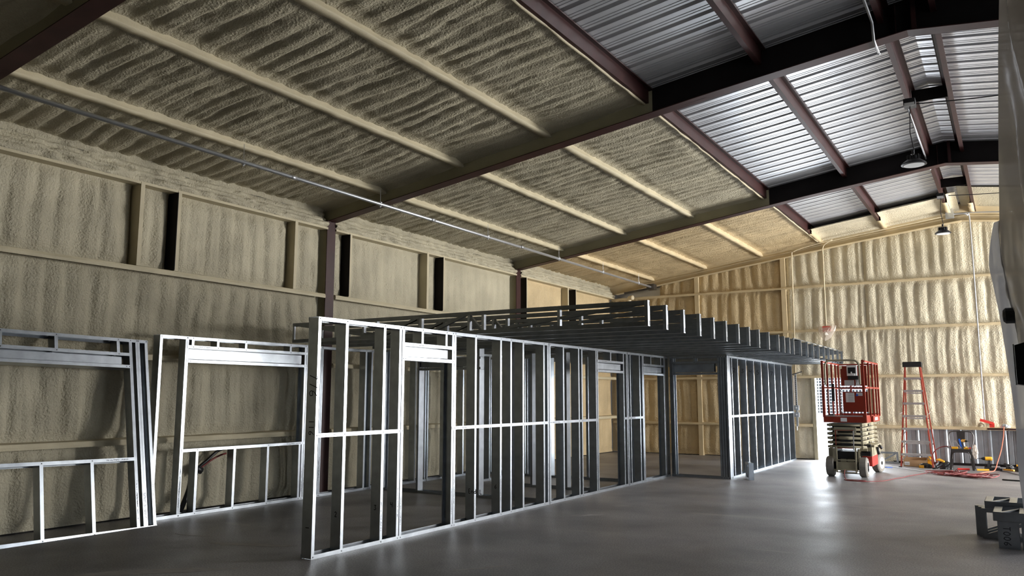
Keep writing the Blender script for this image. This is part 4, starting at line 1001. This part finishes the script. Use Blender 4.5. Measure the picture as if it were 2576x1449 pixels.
# bagged alarm on the far wall
mb = MB(); o3 = [(-4.20, 3.42), (-3.80, 3.47), (-3.74, 3.44), (-3.76, 3.30), (-3.90, 3.12), (-4.03, 3.05), (-4.15, 3.20), (-4.20, 3.34)]
rg2 = np.random.RandomState(3); cx = sum(p[0] for p in o3)/8; cz = sum(p[1] for p in o3)/8
n = 5; m_ = 8
for i in range(n):
    t = i/(n-1)
    for (x, z) in o3: mb.v.append((cx+(x-cx)*(1-t*.9)+.008*rg2.randn(), 21.97-.13*math.sin(t*PI/2)+.012*rg2.randn(), cz+(z-cz)*(1-t*.9)+.008*rg2.randn()))
mb.f += [(i*m_+j, i*m_+(j+1) % m_, (i+1)*m_+(j+1) % m_, (i+1)*m_+j) for i in range(n-1) for j in range(m_)]+[tuple(range((n-1)*m_, n*m_))]
al = thing('wall_alarm', 'red fitting in torn plastic wrap high on the far wall', 'alarm', (0, 0, 0)); part('plastic_wrap', mb, film_bag, al, label='torn clear plastic wrap')
a = MB(); a.box(-4.07, -3.88, 21.90, 21.99, 3.28, 3.42); part('housing', a, red_pl, al)
# strut channel and switch boxes left of the door
sc = thing('strut_channel', 'slotted steel strut carrying two grey boxes left of the open door', 'strut', (-4.80, 21.98, .85))
a = MB(); a.box(-.02, .02, -.10, -.06, .0, 1.36); part('channel', a, galv_dull, sc)
a = MB()
for k in range(16): a.box(-.008, .008, -.103, -.1, .5+k*.052, .53+k*.052)
part('slots', a, ink, sc, kind='stuff')
for z in (.42, .24): a = MB(); a.box(-.06, .06, -.15, -.1, z, z+.12); o = part('switch_box', a, galv_dull, sc); a = MB(); a.lathe((0, -.15, z+.06), (0, -1, 0), [(.02, 0), (.02, .006)], 8); part('knockout', a, label_m, o)
a = MB(); a.tube([(-.02, -.08, -.1), (-.02, -.08, .45)], .012, 6); a.tube([(-.055, -.1, .5), (-.045, -.1, 1.3)], .009, 6); part('riser', a, pvc, sc)
a = MB(); a.tube([(-4.95, 21.75, 2.16), (-4.62, 21.85, 2.26)], .012, 6); a.tube([(-4.98, 21.74, 2.15), (-4.93, 21.76, 2.165)], .02, 6); solid('black_rod', a, black, 'thin black rod sticking out on top of the strut', 'rod')

def highbay(label, x, y, z, zt):
    r = thing('high_bay_lamp', label, 'lamp', (x, y, z), (0, 0, 0), 'round black high-bay lamps under the ridge')
    a = MB(); a.lathe((0, 0, 0), (0, 0, 1), [(.135, .0), (.155, .005), (.15, .02), (.12, .045), (.085, .07), (.07, .075), (.065, .12), (.03, .125)], 28); part('housing', a, black, r, smooth=False)
    a = MB(); a.lathe((0, 0, -.004), (0, 0, 1), [(.0, 0), (.125, 0), (.125, .006), (0, .006)], 28); part('lens', a, lens_m, r)
    for k in range(10):
        t = k*2*PI/10; a = MB(); a.box(.02, .085, -.003, .003, .07, .135); part('fin', a, black, r, rot=(0, 0, t))
    a = MB(); a.tube([(0, 0, .12), (0, 0, .16), (.015, 0, .2), (0, 0, .3), (-.02, 0, .45), (0, 0, zt-z)], .006, 6); part('power_cord', a, black, r, smooth=True)
    a = MB(); a.tube([(0, .0, .15), (.0, .0, .20)], .018, 8); part('hook', a, black, r)
    a = MB(); a.box(-.07, .07, -.09, .09, zt-z, zt-z+.09); bo = part('ceiling_box', a, black, r)
    a = MB(); a.box(-.06, .06, -.092, -.088, zt-z-.02, zt-z+.03); part('receptacle', a, white, bo)
    return r
highbay('nearer round black high-bay lamp hanging from a purlin under the ridge', -.89, 11.5, 4.64, 5.44)
highbay('farther round black high-bay lamp hanging near the far wall', -.98, 18.5, 4.95, 5.70)
for y0, y1, lab in ((8.6, 10.6, 'thin metal conduit under the ridge purlin, crossing the nearest rafter'), (13.3, 17.2, 'thin metal conduit under the ridge purlin by the nearer lamp')):
    q = MB(); q.tube([(-1.06, y0, zb(-1.06)-.03), (-1.06, y1, zb(-1.06)-.03)], .014, 8) if y0 > 9 else q.tube([(-1.10, y0, zb(-1.06)-.04), (-1.10, 9.85, zb(-1.06)-.05), (-1.10, 9.9, rafter_bottom(-1.1)-.03), (-1.10, 10.3, rafter_bottom(-1.1)-.03)], .016, 8)
    q.lathe((-1.06 if y0 > 9 else -1.10, y1 if y0 > 9 else 10.3, (zb(-1.06) if y0 > 9 else rafter_bottom(-1.1))-.03), (0, 1, 0), [(.02, 0), (.02, .04)], 8)
    solid('ridge_conduit', q, pvc, lab, 'conduit', smooth=True)
for y, z, w in ((11.6, 5.50, 'nearer'), (18.6, 5.76, 'farther')):
    q = MB(); q.tube(spline([(-.84, y, z), (0, y+.05, z-.05), (1.5, y+.1, z-.10), (2.6, y+.1, z-.16)], 6), .008, 6); solid('lamp_feed_cable', q, black, 'thin black cable running right from the %s lamp box' % w, 'cable', smooth=True)

# hoses behind the window-opening frame
q = MB(); q.tube(spline([(-9.93, 8.02, .86), (-9.9, 7.85, .82), (-9.9, 7.68, .70), (-9.92, 7.58, .62), (-9.95, 7.55, .5)], 6), .022, 8)
q.tube(spline([(-9.92, 7.45, .45), (-9.9, 7.40, .3), (-9.88, 7.3, .1), (-9.86, 7.26, .04)], 6), .035, 8); q.tube([(-9.95, 7.5, .62), (-9.92, 7.62, .56)], .05, 8); q.tube([(-9.95, 7.5, .62), (-9.92, 7.45, .42)], .02, 8)
cbt = thing('cable_bundle', 'black and red cables coming out of the foam behind the standing frame', 'cable', (0, 0, 0)); part('black_cable', q, black, cbt, smooth=True)
q = MB(); q.tube(spline([(-9.95, 8.05, .78), (-9.9, 7.9, .76), (-9.9, 7.75, .70), (-9.93, 7.6, .60)], 6), .014, 8); part('red_cable', q, redc, cbt, smooth=True, label='dark red cable')
q = MB(); q.tube([(-7.46, 15.2, 0), (-7.46, 15.2, .92)], .035, 10); q.lathe((-7.46, 15.2, .92), (0, 0, 1), [(.05, 0), (.05, .05), (.02, .06)], 10); solid('riser_pipe', q, pvc, 'grey pipe riser standing in the floor inside the framed rooms', 'pipe', smooth=False)

# ------------------------------------------------------------------ plastic curtain and heater on the right
CV = [(5.3, .17), (4.6, .12), (3.9, .06), (3.3, .02), (2.7, -.015), (2.5, -.02), (2.27, .0), (2.05, .03), (1.9, .045), (1.6, .05), (1.4, .06)]
def edge_x(z):
    for (z1, x1), (z2, x2) in zip(CV, CV[1:]):
        if z <= z1 and z >= z2: return x1+(x2-x1)*(z1-z)/(z1-z2)
    return CV[0][1] if z > CV[0][0] else CV[-1][1]
nu, nv = 90, 110; mb = MB()
for i in range(nu):
    s = i/(nu-1)
    for j in range(nv):
        z = 1.42+(5.5-1.42)*j/(nv-1)
        ph = s*26+ (z-3)*2.2
        f = .05*math.sin(ph)+.025*math.sin(ph*2.3+z*3)+.03*float(vn(np.array([s*9]), np.array([z*2+s*4]))[0]-.5)
        mb.v.append((edge_x(z)+.02+s*1.1+f*min(1, s*8)*1.0, 6.0-s*3.2+.012*math.sin(z*31)*(1-s)+f*1.5*min(1, s*8), z))
mb.f += [(i*nv+j, i*nv+j+1, (i+1)*nv+j+1, (i+1)*nv+j) for i in range(nu-1) for j in range(nv-1)]
cu = part('sheet', mb, film, None, smooth=True)
cu_root = thing('plastic_curtain', 'dusty translucent plastic sheet hanging down the right side', 'plastic curtain', (0.3, 5, 1.4)); cu.parent = cu_root; cu.location = (-.3, -5, -1.4)
mb = MB(); n = 40
for i in range(n):
    z = .6+(2.75-.6)*i/(n-1); w = .07*math.sin(min(1, (2.75-z)/.5)*PI/2)
    x0 = edge_x(max(z, 1.4))-.01+.006*math.sin(z*9)
    mb.v += [(x0-.045*min(1, (2.75-z)/.3), 6.05, z), (x0+.03, 6.0+.01*math.sin(z*13), z), (x0+.035+.13*min(1, max(0, (1.9-z)/.15)), 5.95, z)]
mb.f += [(i*3+k, i*3+k+1, (i+1)*3+k+1, (i+1)*3+k) for i in range(n-1) for k in range(2)]
o = part('pale_strip', mb, film_white, cu_root, smooth=True, label='paler translucent strip along the curtain edge'); o.location = (-.3, -5, -1.4)
ht = thing('louvred_heater', 'black louvred metal box at the right picture edge', 'heater', (.30, 4.75, 0))
a = MB(); a.plate([(-.275, -.2, 1.68), (.10, -.2, 1.62), (.10, -.2, 1.98), (-.275, -.2, 1.865)], (0, 1, 0), .3); part('casing', a, black, ht)
for k in range(8):
    a = MB(); a.box(-.237, .05, -.212, -.20, 1.71+k*.018, 1.716+k*.018); part('louvre', a, gun, ht)
a = MB(); a.tube([(-.28, -.2, 1.675), (-.28, -.2, 1.87)], .004, 6); part('corner_trim', a, alu, ht)
a = MB(); a.tube([(-.05, 0, 0), (-.05, 0, 1.66)], .03, 10); part('stand', a, gun, ht); a = MB(); a.lathe((-.05, 0, 0), (0, 0, 1), [(.2, 0), (.2, .02), (.03, .04)], 16); part('stand_foot', a, gun, ht)
a = MB(); a.lathe((.03, 5.98, 2.13), (-1, 0, 0), [(.05, -.02), (.05, .03), (.035, .045), (.0, .05)], 14); o = part('round_knob', a, black, cu_root, label='black round fitting in the curtain edge'); o.location = (-.3, -5, -1.4)

# ------------------------------------------------------------------ outside the open door
lf = thing('lattice_fence', 'pale gridded screen wall beyond the door', 'screen wall', (-7.5, 36, 0))
a = MB(); a.box(0, 6, .1, .2, .9, 2.75); part('backing', a, dark_back, lf)
a = MB()
for k in range(46): a.box(k*.13, k*.13+.035, 0, .1, .9, 2.7)
for k in range(15): a.box(0, 6, -.005, .1, .9+k*.125, .93+k*.125)
part('lattice', a, block_m, lf, kind='stuff')
a = MB(); a.box(-.2, 6.2, -.05, .25, -.03, .9); part('base_wall', a, block_m, lf); a = MB(); a.box(-.2, 6.2, -.05, .25, 2.7, 2.85); part('coping', a, block_m, lf)
rg = random.Random(11)
for ti, (tx, ty, lab) in enumerate(((-9.4, 40, 'left green tree beyond the screen wall'), (-6.2, 43.5, 'middle green tree beyond the screen wall'), (-3.6, 40.2, 'right green tree beyond the screen wall'))):
    tr = thing('garden_tree', lab, 'tree', (tx, ty, 0))
    a = MB(); a.tube([(0, 0, -.03), (.05, 0, 1.5), (0, .05, 3.0)], [.12, .09, .05], 8); part('trunk', a, cream, tr)
    a = MB()
    for k in range(1500):
        u = Vector((rg.gauss(0, 1), rg.gauss(0, 1), rg.gauss(0, 1))).normalized()*rg.random()**.4; c = Vector((u.x*1.5, u.y*1.2, 3.6+u.z*1.3))
        d = Vector((rg.gauss(0, 1), rg.gauss(0, 1), rg.gauss(0, 1))).normalized(); e = d.orthogonal().normalized(); g = d.cross(e)
        a.add([c-e*.12, c+g*.06, c+e*.12, c-g*.06], [(0, 1, 2, 3)])
    part('foliage', a, leaf, tr, kind='stuff')
